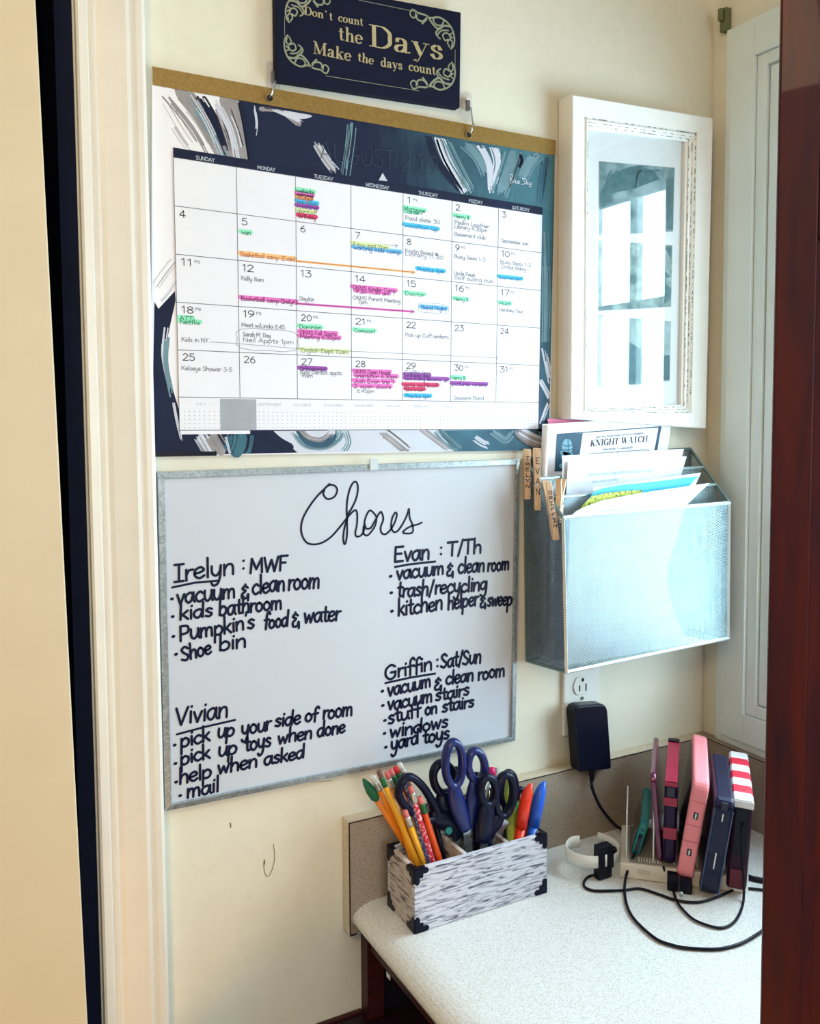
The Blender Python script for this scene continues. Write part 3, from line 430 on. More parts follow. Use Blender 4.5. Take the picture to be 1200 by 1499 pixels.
brush('g', [(755, 630), (775, 645), (795, 652)], 16, 22, .5); brush('w', [(762, 630), (780, 640), (796, 646)], 10, 6)
for k, mt, nm in (('n', navy, 'navy_paint'), ('t', teal, 'teal_paint'), ('l', tealL, 'pale_teal_paint'), ('g', greyp, 'grey_paint'), ('w', whp, 'white_paint')): obj(nm, A[k], mt, cal)
# printed grid
g_TL, g_TR, g_BR, g_BL = [P.px(*q) for q in ((253, 216), (793.5, 303.6), (787.4, 628), (262.5, 630))]
PG = P.up(.0007); PI = P.up(.0009)
def gp(u, v, o=.0009):
    q = (g_TL*(1-u)+g_TR*u)*(1-v)+(g_BL*(1-u)+g_BR*u)*v; q = q.copy(); q.y = -.006-o; return q
m = MB(); m.poly([gp(0, 1, .0007), gp(1, 1, .0007), gp(1, 0, .0007), gp(0, 0, .0007)]); m.poly([P.up(.0007).px(*q) for q in ((264, 636), (366, 635), (366, 629), (264, 629))]); obj('grid_paper', m, M('calendar white', (236, 236, 244), .6, amt=.02, bump=0), cal)
HV = .034; RV = [HV+(.880-HV)*k/5 for k in range(6)]
m = MB(); m.poly([gp(0, HV, .0008), gp(1, HV, .0008), gp(1, 0, .0008), gp(0, 0, .0008)]); obj('day_header', m, navy, cal)
m = MB()
for v in RV+[1.]: m.ribbon([gp(0, v), gp(1, v)], .0007, (0, -1, 0))
for k in range(8): m.ribbon([gp(k/7, HV), gp(k/7, 1 if k in (0, 7) else .88)], .0006, (0, -1, 0))
obj('grid_lines', m, M('grid line print', (90, 88, 100), .7), cal)
class Cell:
    n = Vector((0, -1, 0))
def ctext(mb, st, u, v, du, xh, w, slant=0.):    # text on the calendar grid, sizes in metres
    a, b = gp(u, v), gp(u+du, v); U = (b-a); ln = U.length; U /= ln; V = Vector((0, 0, 1)); tot = sum(G[c][0] for c in st); kx = ln/tot; x = 0
    for c in st:
        wd, ss = glyph(c, 3)
        for q in ss: mb.ribbon([a+U*(kx*(x+X)+slant*xh*Y)+V*xh*Y for X, Y in q], w, Cell.n)
        x += wd
m = MB()
for k, d in enumerate(('SUNDAY', 'MONDAY', 'TUESDAY', 'WEDNESDAY', 'THURSDAY', 'FRIDAY', 'SATURDAY')): wdt = len(d)*.0072; ctext(m, d, (k+.5)/7-wdt/2, .029, wdt, .0026, .0006)
line(m, PI, [(747, 268), (747, 256), (751, 257), (748, 262), (752, 266), (748, 268)], 1.1, True); text(m, PI, 'lue', (753, 268), (761, 269), 4, 1); line(m, PI, [(770, 262), (764, 261), (769, 268), (763, 270)], 1.1, True); text(m, PI, 'ky', (770, 270), (778, 271), 4, 1)
fill(m, PI, [(554, 264), (560, 253), (567, 265)])
obj('header_lettering', m, M('pale print', (196, 206, 216), .7, bump=0), cal)
m = MB(); text(m, PI, 'AUGUST 2019', (468, 234), (642, 256), 17, 1.1); obj('month_title', m, M('foil title print', (64, 78, 100), .3, .4, bump=0), cal, 'faint foil lettering of the month')
m = MB(); day = 1
for r in range(5):
    for k in range(7):
        if r == 0 and k < 4: continue
        s_ = str(day); ctext(m, s_, k/7+.010, RV[r]+.037, .0145*len(s_), .0048, .0009)
        if day in (1, 9, 10, 11, 16, 17, 18, 19, 20, 21, 30, 31): ctext(m, 'PS', k/7+.013+.0145*len(s_), RV[r]+.025, .013, .0018, .0004)
        day += 1
obj('date_numbers', m, M('date print', (48, 46, 60), .7, bump=0), cal)
# little month calendars at the foot
m = MB(); m.poly([gp(.095, .998, .0008), gp(.182, .998, .0008), gp(.182, .884, .0008), gp(.095, .884, .0008)]); obj('month_highlight', m, M('grey month block', (168, 174, 182), .7, bump=0), cal)
m = MB(); mn = ['JULY', 'AUGUST', 'SEPTEMBER', 'OCTOBER', 'NOVEMBER', 'DECEMBER', 'JANUARY', 'FEBRUARY', 'MARCH', 'APRIL', 'MAY', 'JUNE']
for i, d in enumerate(mn):
    u0 = .012+i*.0825; wdt = len(d)*.0065; ctext(m, d, u0+.038-wdt/2, .908, wdt, .0018, .0003)
    for r in range(5):
        for k in range(7): c = gp(u0+k*.0115, .932+r*.0145); m.poly([c+Vector(q)*.0011 for q in ((-.5, 0, -.4), (.5, 0, -.4), (.5, 0, .5), (-.5, 0, .5))])
obj('month_strip', m, M('faint month print', (170, 168, 182), .7, bump=0), cal)
# handwritten entries: (text, colour, column, row, u, v offset in the cell, width in cells, highlight)
hl = {'g': ('green', (20, 120, 92), (150, 236, 196)), 'p': ('magenta', (120, 10, 90), (232, 120, 200)), 'b': ('blue', (20, 70, 150), (110, 190, 235)), 'o': ('orange', (190, 96, 50), (246, 196, 130)), 'v': ('violet', (80, 24, 110), (160, 80, 176)), 'r': ('red', (120, 10, 50), (220, 60, 110)), 'y': ('olive', (120, 130, 70), (224, 236, 180)), 'k': ('pencil', (112, 112, 130), None), 'c': ('cyan', (10, 110, 160), (70, 190, 235))}
E_ = [('website', 'g', 2, 0, 0, .26, .32), ('camping', 'p', 2, 0, 0, .37, .30), ('Bridget', 'o', 2, 0, 0, .47, .28), ('vacation', 'c', 2, 0, 0, .59, .38), ('meeting', 'v', 2, 0, 0, .69, .38), ('dentist', 'y', 2, 0, .0, .80, .34), ('birthday', 'r', 2, 0, .02, .91, .33),
 ('Mortgage', 'g', 4, 0, .0, .33, .44), ('Dance', 'g', 4, 0, .01, .42, .30), ('Paid date 30', 'k', 4, 0, .02, .62, .74), ('vacation up', 'c', 4, 0, 0, .80, .72), ('Henry $', 'g', 5, 0, .02, .34, .34), ('Pedro Leather', 'k', 5, 0, .03, .54, .78), ('Library 4.30pm', 'k', 5, 0, .03, .66, .74), ('Basement club', 'k', 5, 0, .03, .85, .70), ('September sun', 'k', 6, 0, .05, .86, .64),
 ('van', 'g', 1, 1, .04, .37, .17), ('Basketball camp (Evan)', 'o', 1, 1, .02, .90, .98), ('4 mos appt 10am', 'y', 3, 1, .0, .32, .72), ('waiting kids camp', 'b', 3, 1, .02, .43, .95), ('Kristin Board @', 'k', 4, 1, .02, .34, .70), ('Library 11.30', 'k', 4, 1, .02, .44, .82), ('Busy Bees 1-3', 'k', 5, 1, .03, .34, .70), ('Busy Bees 1-2', 'k', 6, 1, .03, .34, .74), ('Drays Bday', 'k', 6, 1, .05, .50, .60), ('Practice 6pm', 'c', 4, 1, .27, .82, .58), ('Uncle Pauls', 'k', 5, 1, .03, .82, .48), ('Golf outing club', 'k', 5, 1, .04, .93, .88), ('tournament', 'c', 6, 1, 0, .80, .55),
 ('Kelly 8am', 'k', 1, 2, .03, .36, .40), ('Basketball camp (Irelyn)', 'p', 1, 2, .02, .86, 1.0), ('Dayton', 'k', 2, 2, .03, .76, .28), ('OKMS Kinder Camp', 'p', 3, 2, 0, .34, .88), ('9.30-11.30 am', 'p', 3, 2, .06, .45, .68), ('OKMS Parent Meeting', 'k', 3, 2, .01, .64, .96), ('7pm', 'k', 3, 2, .1, .73, .2), ('Doctor', 'g', 4, 2, .02, .38, .42), ('Henry $', 'g', 5, 2, .03, .42, .32), ('Mulch', 'g', 6, 2, .02, .43, .28), ('Hershey Tour', 'k', 6, 2, .03, .64, .56), ('Band Night', 'b', 4, 2, .35, .74, .55),
 ('ATT', 'g', 0, 3, .02, .30, .22), ('Netflix', 'g', 0, 3, .02, .40, .34), ('Kids in NY!', 'k', 0, 3, .04, .82, .48), ('Meet w/Linda 8.45', 'k', 1, 3, .02, .38, .78), ('Sarah M. Day', 'k', 1, 3, .04, .64, .50), ('Neil Appts 1pm', 'k', 1, 3, .04, .76, .92), ('Dominion', 'g', 2, 3, .02, .33, .42), ('OKMS Fall Sports', 'p', 2, 3, .03, .50, .70), ('Meeting 6.30pm', 'p', 2, 3, .03, .62, .76), ('English Dept 10am', 'y', 2, 3, .04, .93, .92), ('Comcast', 'g', 3, 3, .03, .34, .42), ('Pick up Cuff uniform', 'k', 4, 3, .03, .38, .94),
 ('Kelseys Shower 3-5', 'k', 0, 4, .03, .37, .86), ('Orthodontist', 'v', 2, 4, .02, .27, .50), ('Kids Dentist appts', 'k', 2, 4, .03, .37, .80), ('9am', 'k', 2, 4, .05, .47, .22), ('OKMS Open House', 'p', 3, 4, .02, .30, .74), ('orientation 6.30pm', 'p', 3, 4, .05, .43, .86), ('Josh Evan trip 1', 'p', 3, 4, .02, .60, .82), ('2 open doors', 'p', 3, 4, .02, .72, .76), ('6.45pm', 'k', 3, 4, .08, .83, .36), ('Griffin 1pm', 'k', 4, 4, .02, .27, .56), ('birthday day', 'v', 4, 4, .02, .36, .54), ('swimming lessons up', 'v', 4, 4, .02, .47, .94), ('girls softball', 'r', 4, 4, 0, .66, .74), ('dinner', 'r', 4, 4, .04, .77, .40), ('Practice 6pm', 'c', 4, 4, .04, .93, .54), ('Henry $', 'g', 5, 4, .0, .40, .30), ('pictures retake', 'v', 5, 4, 0, .60, .80), ('Seasons Band', 'k', 5, 4, .04, .95, .70)]
TX = {}; HL = {}
rh = RV[1]-RV[0]
for st, c, cx, r_, u, v, du in E_:
    st = ''.join(ch if ch in G else '.' for ch in st); TX.setdefault(c, MB()); u0, v0, d0 = (cx+u)/7+.003, RV[r_]+(v+max(0, .6-v)*.25)*rh, du/7*.96
    strong = hl[c][2] is not None and c not in 'y'
    if hl[c][2]: HL.setdefault(c, MB()).ribbon([gp(u0-.002, v0-.011, .00082), gp(u0+d0, v0-.011, .00082)], .0052, (0, -1, 0))
    ctext(TX[c], st, u0, v0, d0, .0030, .00075 if strong else .00065)
for c, cx0, r_, v, cx1 in (('o', 2, 1, .885, 4.23), ('p', 2, 2, .84, 4.22)): HL[c].ribbon([gp(cx0/7, RV[r_]+(v+.0)*rh, .00082), gp(cx1/7, RV[r_]+(v-.02)*rh, .00082)], .0028, (0, -1, 0)); TX[c].ribbon([gp(cx0/7, RV[r_]+v*rh), gp(cx1/7, RV[r_]+(v-.02)*rh)], .0008, (0, -1, 0)); TX[c].ribbon([gp(cx1/7-.008, RV[r_]+(v-.07)*rh), gp(cx1/7, RV[r_]+(v-.02)*rh), gp(cx1/7-.008, RV[r_]+(v+.03)*rh)], .0006, (0, -1, 0))
K = TX['k']; K.ribbon([gp(.075, RV[3]+.80*rh), gp(.14, RV[3]+.81*rh), gp(.30, RV[3]+.86*rh), gp(.86, RV[3]+.85*rh)], .0005, (0, -1, 0)); K.ribbon([gp(.854, RV[3]+.81*rh), gp(.862, RV[3]+.85*rh), gp(.854, RV[3]+.90*rh)], .0004, (0, -1, 0))
cl = []
for i in range(40):
    t = i/40*6.283; rr = 1+.07*abs(math.sin(t*6)); cl.append(gp(.213+.074*rr*math.copysign(abs(math.cos(t))**.5, math.cos(t)), RV[3]+(.70+.23*rr*math.copysign(abs(math.sin(t))**.5, math.sin(t)))*rh))
K.ribbon(cl+[cl[0]], .0005, (0, -1, 0)); cl = []
for i in range(25):
    t = i/24*6.283; cl.append(gp(.661+.045*math.copysign(abs(math.cos(t))**.4, math.cos(t)), RV[2]+(.70+.12*math.copysign(abs(math.sin(t))**.4, math.sin(t)))*rh))
K.ribbon(cl, .0004, (0, -1, 0)); line(K, PI, [(562, 358), (582, 360)], .6); line(K, PI, [(578, 357), (582, 360), (578, 363)], .6)
for c in HL: obj(hl[c][0]+'_highlighter', HL[c], M(hl[c][0]+' highlighter', hl[c][2], .7, bump=0), cal)
for c in TX: obj(hl[c][0]+'_handwriting', TX[c], M(hl[c][0]+' pen', hl[c][1], .7, bump=0), cal)
# hooks that carry the calendar
for i, (tx, ty, bx, by) in enumerate(((401, 108, 396, 141), (684, 150, 688, 195))):
    a = YP(tx, ty, -.001); h = YP(bx, by, -.012)
    t = thing('wall_hook', ('clear adhesive wall hook with wire clip, left one holding the calendar', 'clear adhesive wall hook with wire clip, right one holding the calendar')[i], 'hook', YP(tx, ty+12, 0))
    m = MB(); cx, cz = a.x-.002, a.z; m.prism([(cx+.009*math.cos(k*.5236)*(1), -.001, cz-.006+(.013 if math.sin(k*.5236) > 0 else -.013)+.007*math.sin(k*.5236)) for k in range(12)], (0, -.002, 0)); obj('adhesive_plate', m, glass_mat('clear plastic %d' % i, (.95, .95, .97, 1)) if i == 0 else MATS['clear plastic 0'], t, 'clear plate', bevel=.0004)
    m = MB(); m.box((cx-.0022, -.003, cz-.012), (cx+.0022, -.0075, cz+.001)); obj('clip', m, M('grey plastic clip', (104, 104, 110), .3, amt=.2), t)
    m = MB(); m.tube([(cx, -.004, cz-.006), (cx+.002, -.010, cz-.010), (h.x+.003, -.014, h.z+.012), (h.x+.001, -.0145, h.z+.003), (h.x-.001, -.012, h.z-.001), (h.x+.001, -.0125, h.z+.002), (h.x+.005, -.0138, h.z+.013)], .0009, 8); obj('wire_hook', m, steel, t)
    m = MB(); m.disc((h.x, -.0085, h.z-.001), .0042, (0, -1, 0), 16); o = obj('hanging_hole', m, seamm, cal)
    m = MB(); m.tube([(h.x+.0045*math.cos(k*.52), -.0086, h.z-.001+.0045*math.sin(k*.52)) for k in range(12)], .0006, 6, True); obj('hole_rim', m, M('gold rim', (196, 170, 110), .3, .6), cal)
p = YP(683, 148, 0); m = MB(); m.tube([(p.x, 0, p.z), (p.x, -.003, p.z), (p.x, -.004, p.z)], [.0035, .0035, .0022], 12); tag(obj('wall_anchor', m, white), 'tiny white wall anchor just right of the navy sign', 'anchor')
# ============================================================ whiteboard
yb = -.009; wb = thing('whiteboard', 'whiteboard chore chart with black handwriting and a thin metal frame', 'whiteboard', YP(495, 1135, 0))
Q = [(230, 691), (759.4, 672), (753, 1083.7), (240.8, 1186.7)]; Pb = pw(yb)
c4 = [Pb.px(*q) for q in Q]; cen = (c4[0]+c4[1]+c4[2]+c4[3])/4
m = MB(); quadbox(m, [c4[3], c4[2], c4[1], c4[0]], (0, -1, 0), .0078); obj('board', m, board, wb)
m = MB(); fwd = .0074
inn = [c+Vector(((fwd if c.x < cen.x else -fwd), 0, (fwd if c.z < cen.z else -fwd))) for c in c4]
for i in range(4):
    a, b, bi, ai = c4[i], c4[(i+1) % 4], inn[(i+1) % 4], inn[i]; f = Vector((0, -.004, 0)); s_ = Vector((0, -.001, 0))
    m = MB(); m.hexa([a+s_*0, b+s_*0, bi+s_*0, ai+s_*0, a+f*.6, b+f*.6, bi+f, ai+f]); obj('frame_rail', m, alu, wb, bevel=.0006)
m = MB(); p = Pb.px(545, 680); m.box((p.x-.006, yb-.0055, p.z-.007), (p.x+.006, yb-.003, p.z+.008)); obj('hanging_clip', m, M('frosted clip', (206, 218, 220), .3), wb, 'small frosted clip on the top rail', bevel=.0008)
Pw = Pb.up(.0004); m = MB()
words = [('Irelyn', 253.8, 852, 344, 840, 15), (':', 353, 838, 361, 837, 14), ('MWF', 365, 839, 421, 834, 12.5), ('vacuum', 258, 885, 345, 874, 14), ('&', 352, 878, 366, 876, 11), ('clean', 369, 870, 417, 864, 14), ('room', 421, 864, 468, 861, 14), ('kids', 262, 908, 312, 902, 12), ('bathroom', 320, 902, 413, 891, 12.5), ('Pumpkin', 262, 939, 358, 922, 13), ("'s", 357, 922, 373, 920, 13), ('food', 386, 920, 422, 917, 12), ('&', 427, 919, 440, 916, 10.5), ('water', 444, 912, 498, 908, 13), ('Shoe', 265, 968, 310, 957, 12), ('bin', 320, 953, 361, 947, 12),
 ('Vivian', 256, 1062, 334, 1050, 15), ('pick', 264, 1094, 308, 1084, 12), ('up', 318, 1080, 343, 1077, 12), ('your', 353, 1076, 397, 1068, 12), ('side', 402, 1064, 440, 1059, 11), ('of', 446, 1057, 465, 1054, 11), ('room', 472, 1053, 516, 1047, 12), ('pick', 264, 1120, 308, 1109, 12), ('up', 319, 1107, 347, 1103, 12), ('toys', 358, 1100, 397, 1092, 12), ('when', 406, 1089, 457, 1081, 11), ('done', 464, 1079, 505, 1072, 11), ('help', 262, 1148, 310, 1137, 12), ('when', 318, 1134, 377, 1122, 12), ('asked', 386, 1120, 446, 1109, 11), ('mail', 273, 1168, 321, 1158, 12),
 ('Evan', 576, 823, 629, 818, 13), (':', 642, 816, 650, 815, 12), ('T/Th', 654, 814, 705, 809, 12), ('vacuum', 580, 849, 650, 840, 12), ('&', 653, 844, 665, 842, 10), ('clean', 670, 839, 709, 836, 12), ('room', 713, 836, 745, 834, 11), ('trash', 581, 874, 627, 871, 12), ('/', 627, 872, 635, 871, 12), ('recycling', 636, 870, 713, 863, 12), ('kitchen', 582, 902, 648, 892, 13), ('helper', 655, 892, 700, 886, 12), ('&', 702, 890, 712, 888, 9), ('sweep', 713, 888, 749, 885, 11),
 ('Griffin', 563, 996, 633, 980, 12), (':', 637, 980, 645, 978, 12), ('Sat/Sun', 644, 978, 704, 970, 12), ('vacuum', 567, 1019, 631, 1005, 11), ('&', 635, 1011, 648, 1008, 9.5), ('clean', 652, 1002, 693, 996, 11), ('room', 699, 996, 739, 989, 11), ('vacuum', 567, 1040, 633, 1027, 11), ('stairs', 637, 1026, 687, 1017, 10), ('stuff', 568, 1060, 616, 1047, 11), ('on', 622, 1047, 640, 1043, 10), ('stairs', 647, 1043, 694, 1034, 10), ('windows', 570, 1080, 656, 1064, 11), ('yard', 572, 1098, 613, 1088, 11), ('toys', 619, 1089, 658, 1080, 11)]
for st, x0, y0, x1, y1, xh in words: text(m, Pw, st, (x0, y0), (x1, y1), xh*1.06, 3.8, .06, .05)
for x, y in ((251, 877), (252, 903), (253, 932), (257, 958), (255, 1091), (256, 1118), (257, 1145), (263, 1165), (571, 844), (572, 868), (573, 895), (559, 1012), (559.6, 1033), (562.6, 1055), (562, 1074), (564, 1094)): line(m, Pw, [(x, y), (x+1.5, y-.5)], 4.4)
for q in (((252, 860), (285, 853), (320, 850)), ((259, 1075), (300, 1064), (344, 1054)), ((578, 830), (600, 826), (637, 822)), ((564, 1000), (600, 992), (637, 986))): line(m, Pw, q, 3.3)
cz = lambda v: [(420+x/5.4545, 690+y/5.4545) for x, y in zip(v[::2], v[1::2])]
for v in ((340, 100, 300, 140, 240, 200, 180, 280, 130, 370, 113, 450, 125, 520, 160, 570, 215, 583, 280, 570, 350, 525, 410, 460, 450, 410, 490, 360, 530, 318, 552, 312, 562, 350, 558, 430, 546, 490, 556, 520, 590, 512, 615, 470, 620, 400, 640, 340, 665, 312, 695, 335, 715, 370, 705, 430, 675, 480, 640, 512, 612, 495, 612, 440), (300, 150, 290, 180, 315, 217, 350, 218, 385, 195, 402, 150, 385, 118, 350, 108, 315, 122),
          (485, 345, 520, 290, 555, 210, 567, 130, 553, 85, 525, 95, 495, 165, 478, 270, 480, 400, 480, 500, 468, 572, 455, 575, 450, 520, 462, 440, 485, 370), (620, 420, 635, 458, 670, 450, 700, 400, 745, 325, 765, 350, 768, 390, 750, 440, 752, 485, 780, 503, 815, 480, 855, 420, 878, 350, 865, 330, 840, 375, 832, 440, 850, 482, 885, 475, 930, 410, 962, 340, 974, 300, 980, 370, 1000, 420, 1007, 475, 985, 495, 930, 492, 938, 470, 990, 438, 1040, 425, 1078, 408)): line(m, Pw, cz(v), 2.9, True, 5)
obj('handwriting', m, ink, wb)
# ============================================================ picture frame
yf = -.030; F = [YP(837, 137, yf), YP(1044.6, 172, yf), YP(1034, 628, yf), YP(834.7, 613, yf)]; I = [YP(862, 188, -.020), YP(1004.7, 206.7, -.020), YP(997.8, 592.6, -.020), YP(859.7, 598, -.020)]
fr = thing('picture_frame', 'white distressed picture frame with three small photos in a white mat', 'picture frame', YP(935, 620, 0))
def inset(q, t): return [q[i].lerp(I[i], t) for i in range(4)]
steps = [(0, -.001), (0, -.024), (.02, -.029), (.06, -.030), (.66, -.026), (.68, -.0235), (.72, -.0245), (.76, -.0265), (.80, -.0245), (.82, -.0225), (.90, -.0215), (.93, -.0195), (1., -.0185), (1., -.012)]
for i in range(4):
    m = MB(); j = (i+1) % 4; vs = []
    for t, y in steps:
        a, b = inset(F, t)[i].copy(), inset(F, t)[j].copy(); a.y = y; b.y = y; vs += [a, b]
    m.add(vs, [(2*k, 2*k+1, 2*k+3, 2*k+2) for k in range(len(steps)-1)]); obj('frame_side', m, framem, fr)
m = MB()
for t, y in ((.685, -.0242), (.815, -.0230), (.915, -.0212)):
    q = inset(F, t)
    for i in range(4):
        a, b = q[i].copy(), q[(i+1) % 4].copy(); a.y = y; b.y = y; m.tube([a.lerp(b, k/10) for k in range(11)], .00055, 5)
obj('worn_groove', m, wearm, fr, 'dark rubbed lines in the inner moulding')
m = MB(); e = []
for q in I: v = q.copy(); v.y = -.012; e.append(v)
quadbox(m, [e[3], e[2], e[1], e[0]], (0, -1, 0), .002); obj('mat', m, M('mat board', (232, 238, 240), .8, amt=.02), fr)
gph = [M('photo print dark', (64, 108, 118), .6, kind='noise', scale=38, rgb2=(150, 180, 186), bump=0), M('photo print mid', (70, 110, 112), .6, scale=55, rgb2=(160, 186, 184), bump=0), M('photo print pale', (110, 146, 150), .6, scale=30, rgb2=(176, 198, 200), bump=0)]
PF = Plane((0, -.0122, 0), (0, -1, 0), .0003)
for k, q in enumerate((((877, 236), (987.4, 245.6), (985, 338.6), (877, 345)), ((876.5, 352), (984, 359.4), (982, 449), (876, 455)), ((876, 462), (982, 470.5), (980, 558), (875, 566)))):
    m = MB(); fill(m, PF, q); o = obj('photo', m, gph[k], fr, ('dark shrubby landscape photo', 'middle photo with small dark shapes', 'pale lower photo')[k])
    m = MB(); P4 = PF.up(.0003)
    if k == 0:
        fill(m, P4, [(878, 285), (886, 268), (893, 256), (905, 251), (921, 244), (938, 242), (957, 252), (966, 262), (950, 268), (930, 276), (905, 281), (886, 288)])
        for t in range(9): line(m, P4, [(885+t*9, 284-t*2.4), (888+t*9, 262-t*1.5), (894+t*9, 250)], 2, True)
        fill(m, P4, [(975, 262), (986, 258), (985, 335), (976, 335)])
    elif k == 1: fill(m, P4, [(973, 362), (983, 362), (982, 380)]); fill(m, P4, [(972, 395), (981, 405), (974, 408)]); fill(m, P4, [(973, 415), (982, 422), (981, 438), (972, 445)])
    else: fill(m, P4, [(968, 520), (980, 520), (980, 556), (967, 557)]); fill(m, P4, [(880, 540), (920, 500), (968, 530), (960, 562), (880, 564)])
    obj('photo_shapes', m, M('photo dark print', (34, 92, 104), .6, scale=80, rgb2=(70, 120, 128), bump=0), o)  # dark shapes printed in the pictures
m = MB(); e = []
for q in I: v = q.copy(); v.y = -.0158; e.append(v)
quadbox(m, [e[3], e[2], e[1], e[0]], (0, -1, 0), .001); obj('glass_pane', m, glass_mat('picture glass', spec=1.72), fr)
# ============================================================ mesh wall organizer
og = thing('mesh_organizer', 'silver wire mesh wall file organizer stuffed with papers under the picture frame', 'file organizer', YP(800, 970, 0))
yo = -.080; oA, oB, oC, oD = YP(824, 758, yo), YP(1067.5, 736, yo), YP(1065.5, 934, yo), YP(829, 984, yo)   # TL TR BR BL
btl, bbl = YP(768, 672, -.003), YP(771, 967, -.003); btr, bbr = Vector((oB.x-.002, -.003, btl.z+.006)), Vector((oC.x-.002, -.003, bbl.z+.006))
def lattice(mb, a, b, c, d, pitch=.0031, w=.0008, t=.0006):   # diamond mesh filling the planar quad a b c d
    U = (b-a).normalized(); N_ = U.cross(d-a).normalized(); V = N_.cross(U); q = [((p-a).dot(U), (p-a).dot(V)) for p in (a, b, c, d)]
    for s_ in (1, -1):
        dx, dy = math.cos(s_*.58), math.sin(s_*.58); nx, ny = -dy, dx; ks = [x*nx+y*ny for x, y in q]; k = min(ks)+pitch*.5
        while k < max(ks):
            hit = []
            for i in range(4):
                k0, k1 = ks[i]-k, ks[(i+1) % 4]-k
                if k0*k1 < 0: f = k0/(k0-k1); hit.append((q[i][0]+(q[(i+1) % 4][0]-q[i][0])*f, q[i][1]+(q[(i+1) % 4][1]-q[i][1])*f))
            if len(hit) == 2:
                A_, B_ = [a+U*h[0]+V*h[1] for h in hit]; sd = (U*nx+V*ny)*w/2; o_ = N_*t/2
                mb.add([A_-sd-o_, A_+sd-o_, B_+sd-o_, B_-sd-o_, A_-sd+o_, A_+sd+o_, B_+sd+o_, B_-sd+o_], [(0, 3, 2, 1), (4, 5, 6, 7), (0, 1, 5, 4), (2, 3, 7, 6)])
            k += pitch
lp = dict(pitch=.0031, w=.0008)
m = MB(); lattice(m, oD, oC, oB, oA, **lp); obj('mesh_panel', m, meshm, og)
m = MB(); lattice(m, bbl, oD, oA, btl, **lp); obj('mesh_panel', m, M('side mesh steel', (140, 164, 188), .4, .5), og)
m = MB(); lattice(m, bbr, oC, oB, btr, **lp); obj('mesh_panel', m, meshm, og)
m = MB(); lattice(m, bbl, bbr, btr, btl, **lp); obj('mesh_panel', m, meshm, og)
m = MB(); lattice(m, bbl, bbr, oC, oD, **lp); obj('mesh_panel', m, meshm, og)
for f in (.345, .67):                       # two dividers
    a, b, c, d = bbl.lerp(oD, f), bbr.lerp(oC, f), btr.lerp(oB, f), btl.lerp(oA, f); m = MB(); lattice(m, a, b, c, d, **lp); o = obj('divider', m, meshm, og)
    m = MB(); m.tube([d, c], .0022, 6); obj('divider_rail', m, M('steel rail', (170, 192, 194), .3, .4), o)
m = MB()
for a, b in ((oA, oB), (oB, oC), (oC, oD), (oD, oA)):
    d = (b-a).normalized(); m.tube([a-d*.001, b+d*.001], .0027, 4, up=(0, 0, 1) if abs(d.z) < .5 else (1, 0, 0))
obj('front_rim', m, railm, og, 'whitish painted front rim')
m = MB()
for a, b in ((bbl, oD), (btl, oA), (bbr, oC), (btr, oB), (bbl, btl), (bbr, btr), (bbl, bbr), (btl, btr)): m.tube([a, b], .0024, 6)
obj('side_rim', m, M('grey steel rim', (120, 148, 152), .35, .5), og)
# papers in the organizer
def sheet(name, label, q, mat, t=.0004, bow=.0, n=8, group=None, cat='paper'):
    m = MB(); vs = []
    for j in range(n+1):
        for i in range(n+1):
            u, v = i/n, j/n; p = (q[0]*(1-u)+q[1]*u)*(1-v)+(q[3]*(1-u)+q[2]*u)*v; vs.append(p+Vector((0, -bow*math.sin(u*math.pi)*(1-.4*v), 0)))
    k = (n+1)**2; fs = [(j*(n+1)+i, (j+1)*(n+1)+i, (j+1)*(n+1)+i+1, j*(n+1)+i+1) for j in range(n) for i in range(n)]
    m.add(vs, fs, True); m.add([v+Vector((0, t, 0)) for v in vs], [f[::-1] for f in fs], True); return tag(obj(name, m, mat), label, cat, group)
zb_ = bbl.z+.006
def lowpts(l, r, y, z=zb_): return [Vector((r, y, z)), Vector((l, y, z))]
def yq(px, py, y): return YP(px, py, y)
q = [yq(801, 613, -.010), yq(880, 616, -.010)]; sheet('pink_paper', 'pink sheet peeking out behind the newsletter', q+lowpts(q[1].x, q[0].x+.01, -.010), M('pink paper', (244, 130, 176), .6))
q = [yq(794, 621, -.016), yq(984, 609, -.016)]; nl = thing('newsletter', 'school newsletter with navy masthead sticking out of the back pocket', 'newsletter', Vector((q[0].x, -.016, zb_)))
ql = q+[Vector((q[1].x-.06, -.016, zb_)), Vector((q[0].x+.008, -.016, zb_))]
m = MB(); quadbox(m, [ql[3], ql[2], ql[1], ql[0]], (0, -1, 0), .0012); obj('page', m, paper, nl)
m = MB(); a, b = yq(799, 622, -.020), yq(795, 700, -.020); c_ = Vector((b.x+.006, -.020, zb_)); m.tube([c_, b, a], .0062, 10, flat=.7, cap=True); obj('rolled_edge', m, paper, nl, 'curled white fold at the left edge')
PN = Plane((0, -.016, 0), (0, -1, 0), .0004); dk = M('masthead navy print', (24, 74, 98), .6, bump=0)
m = MB(); fill(m, PN, [(815, 636), (853, 634), (848, 667), (812, 686)]); fill(m, PN, [(812, 686), (848, 667), (847, 690), (811, 690)]); fill(m, PN, [(815, 636.5), (968, 625.5), (968, 624), (815, 635)]); fill(m, PN, [(964, 625.5), (968, 625.5), (961, 664), (957, 664)]); obj('masthead', m, dk, nl)
m = MB(); PN2 = PN.up(.0002); serif(m, PN2, 'KNIGHT WATCH', (863.5, 653.5), (947.5, 646.5), 5.8, .22, .3, .09); obj('title_lettering', m, M('dark print', (34, 40, 60), .6, bump=0), nl)
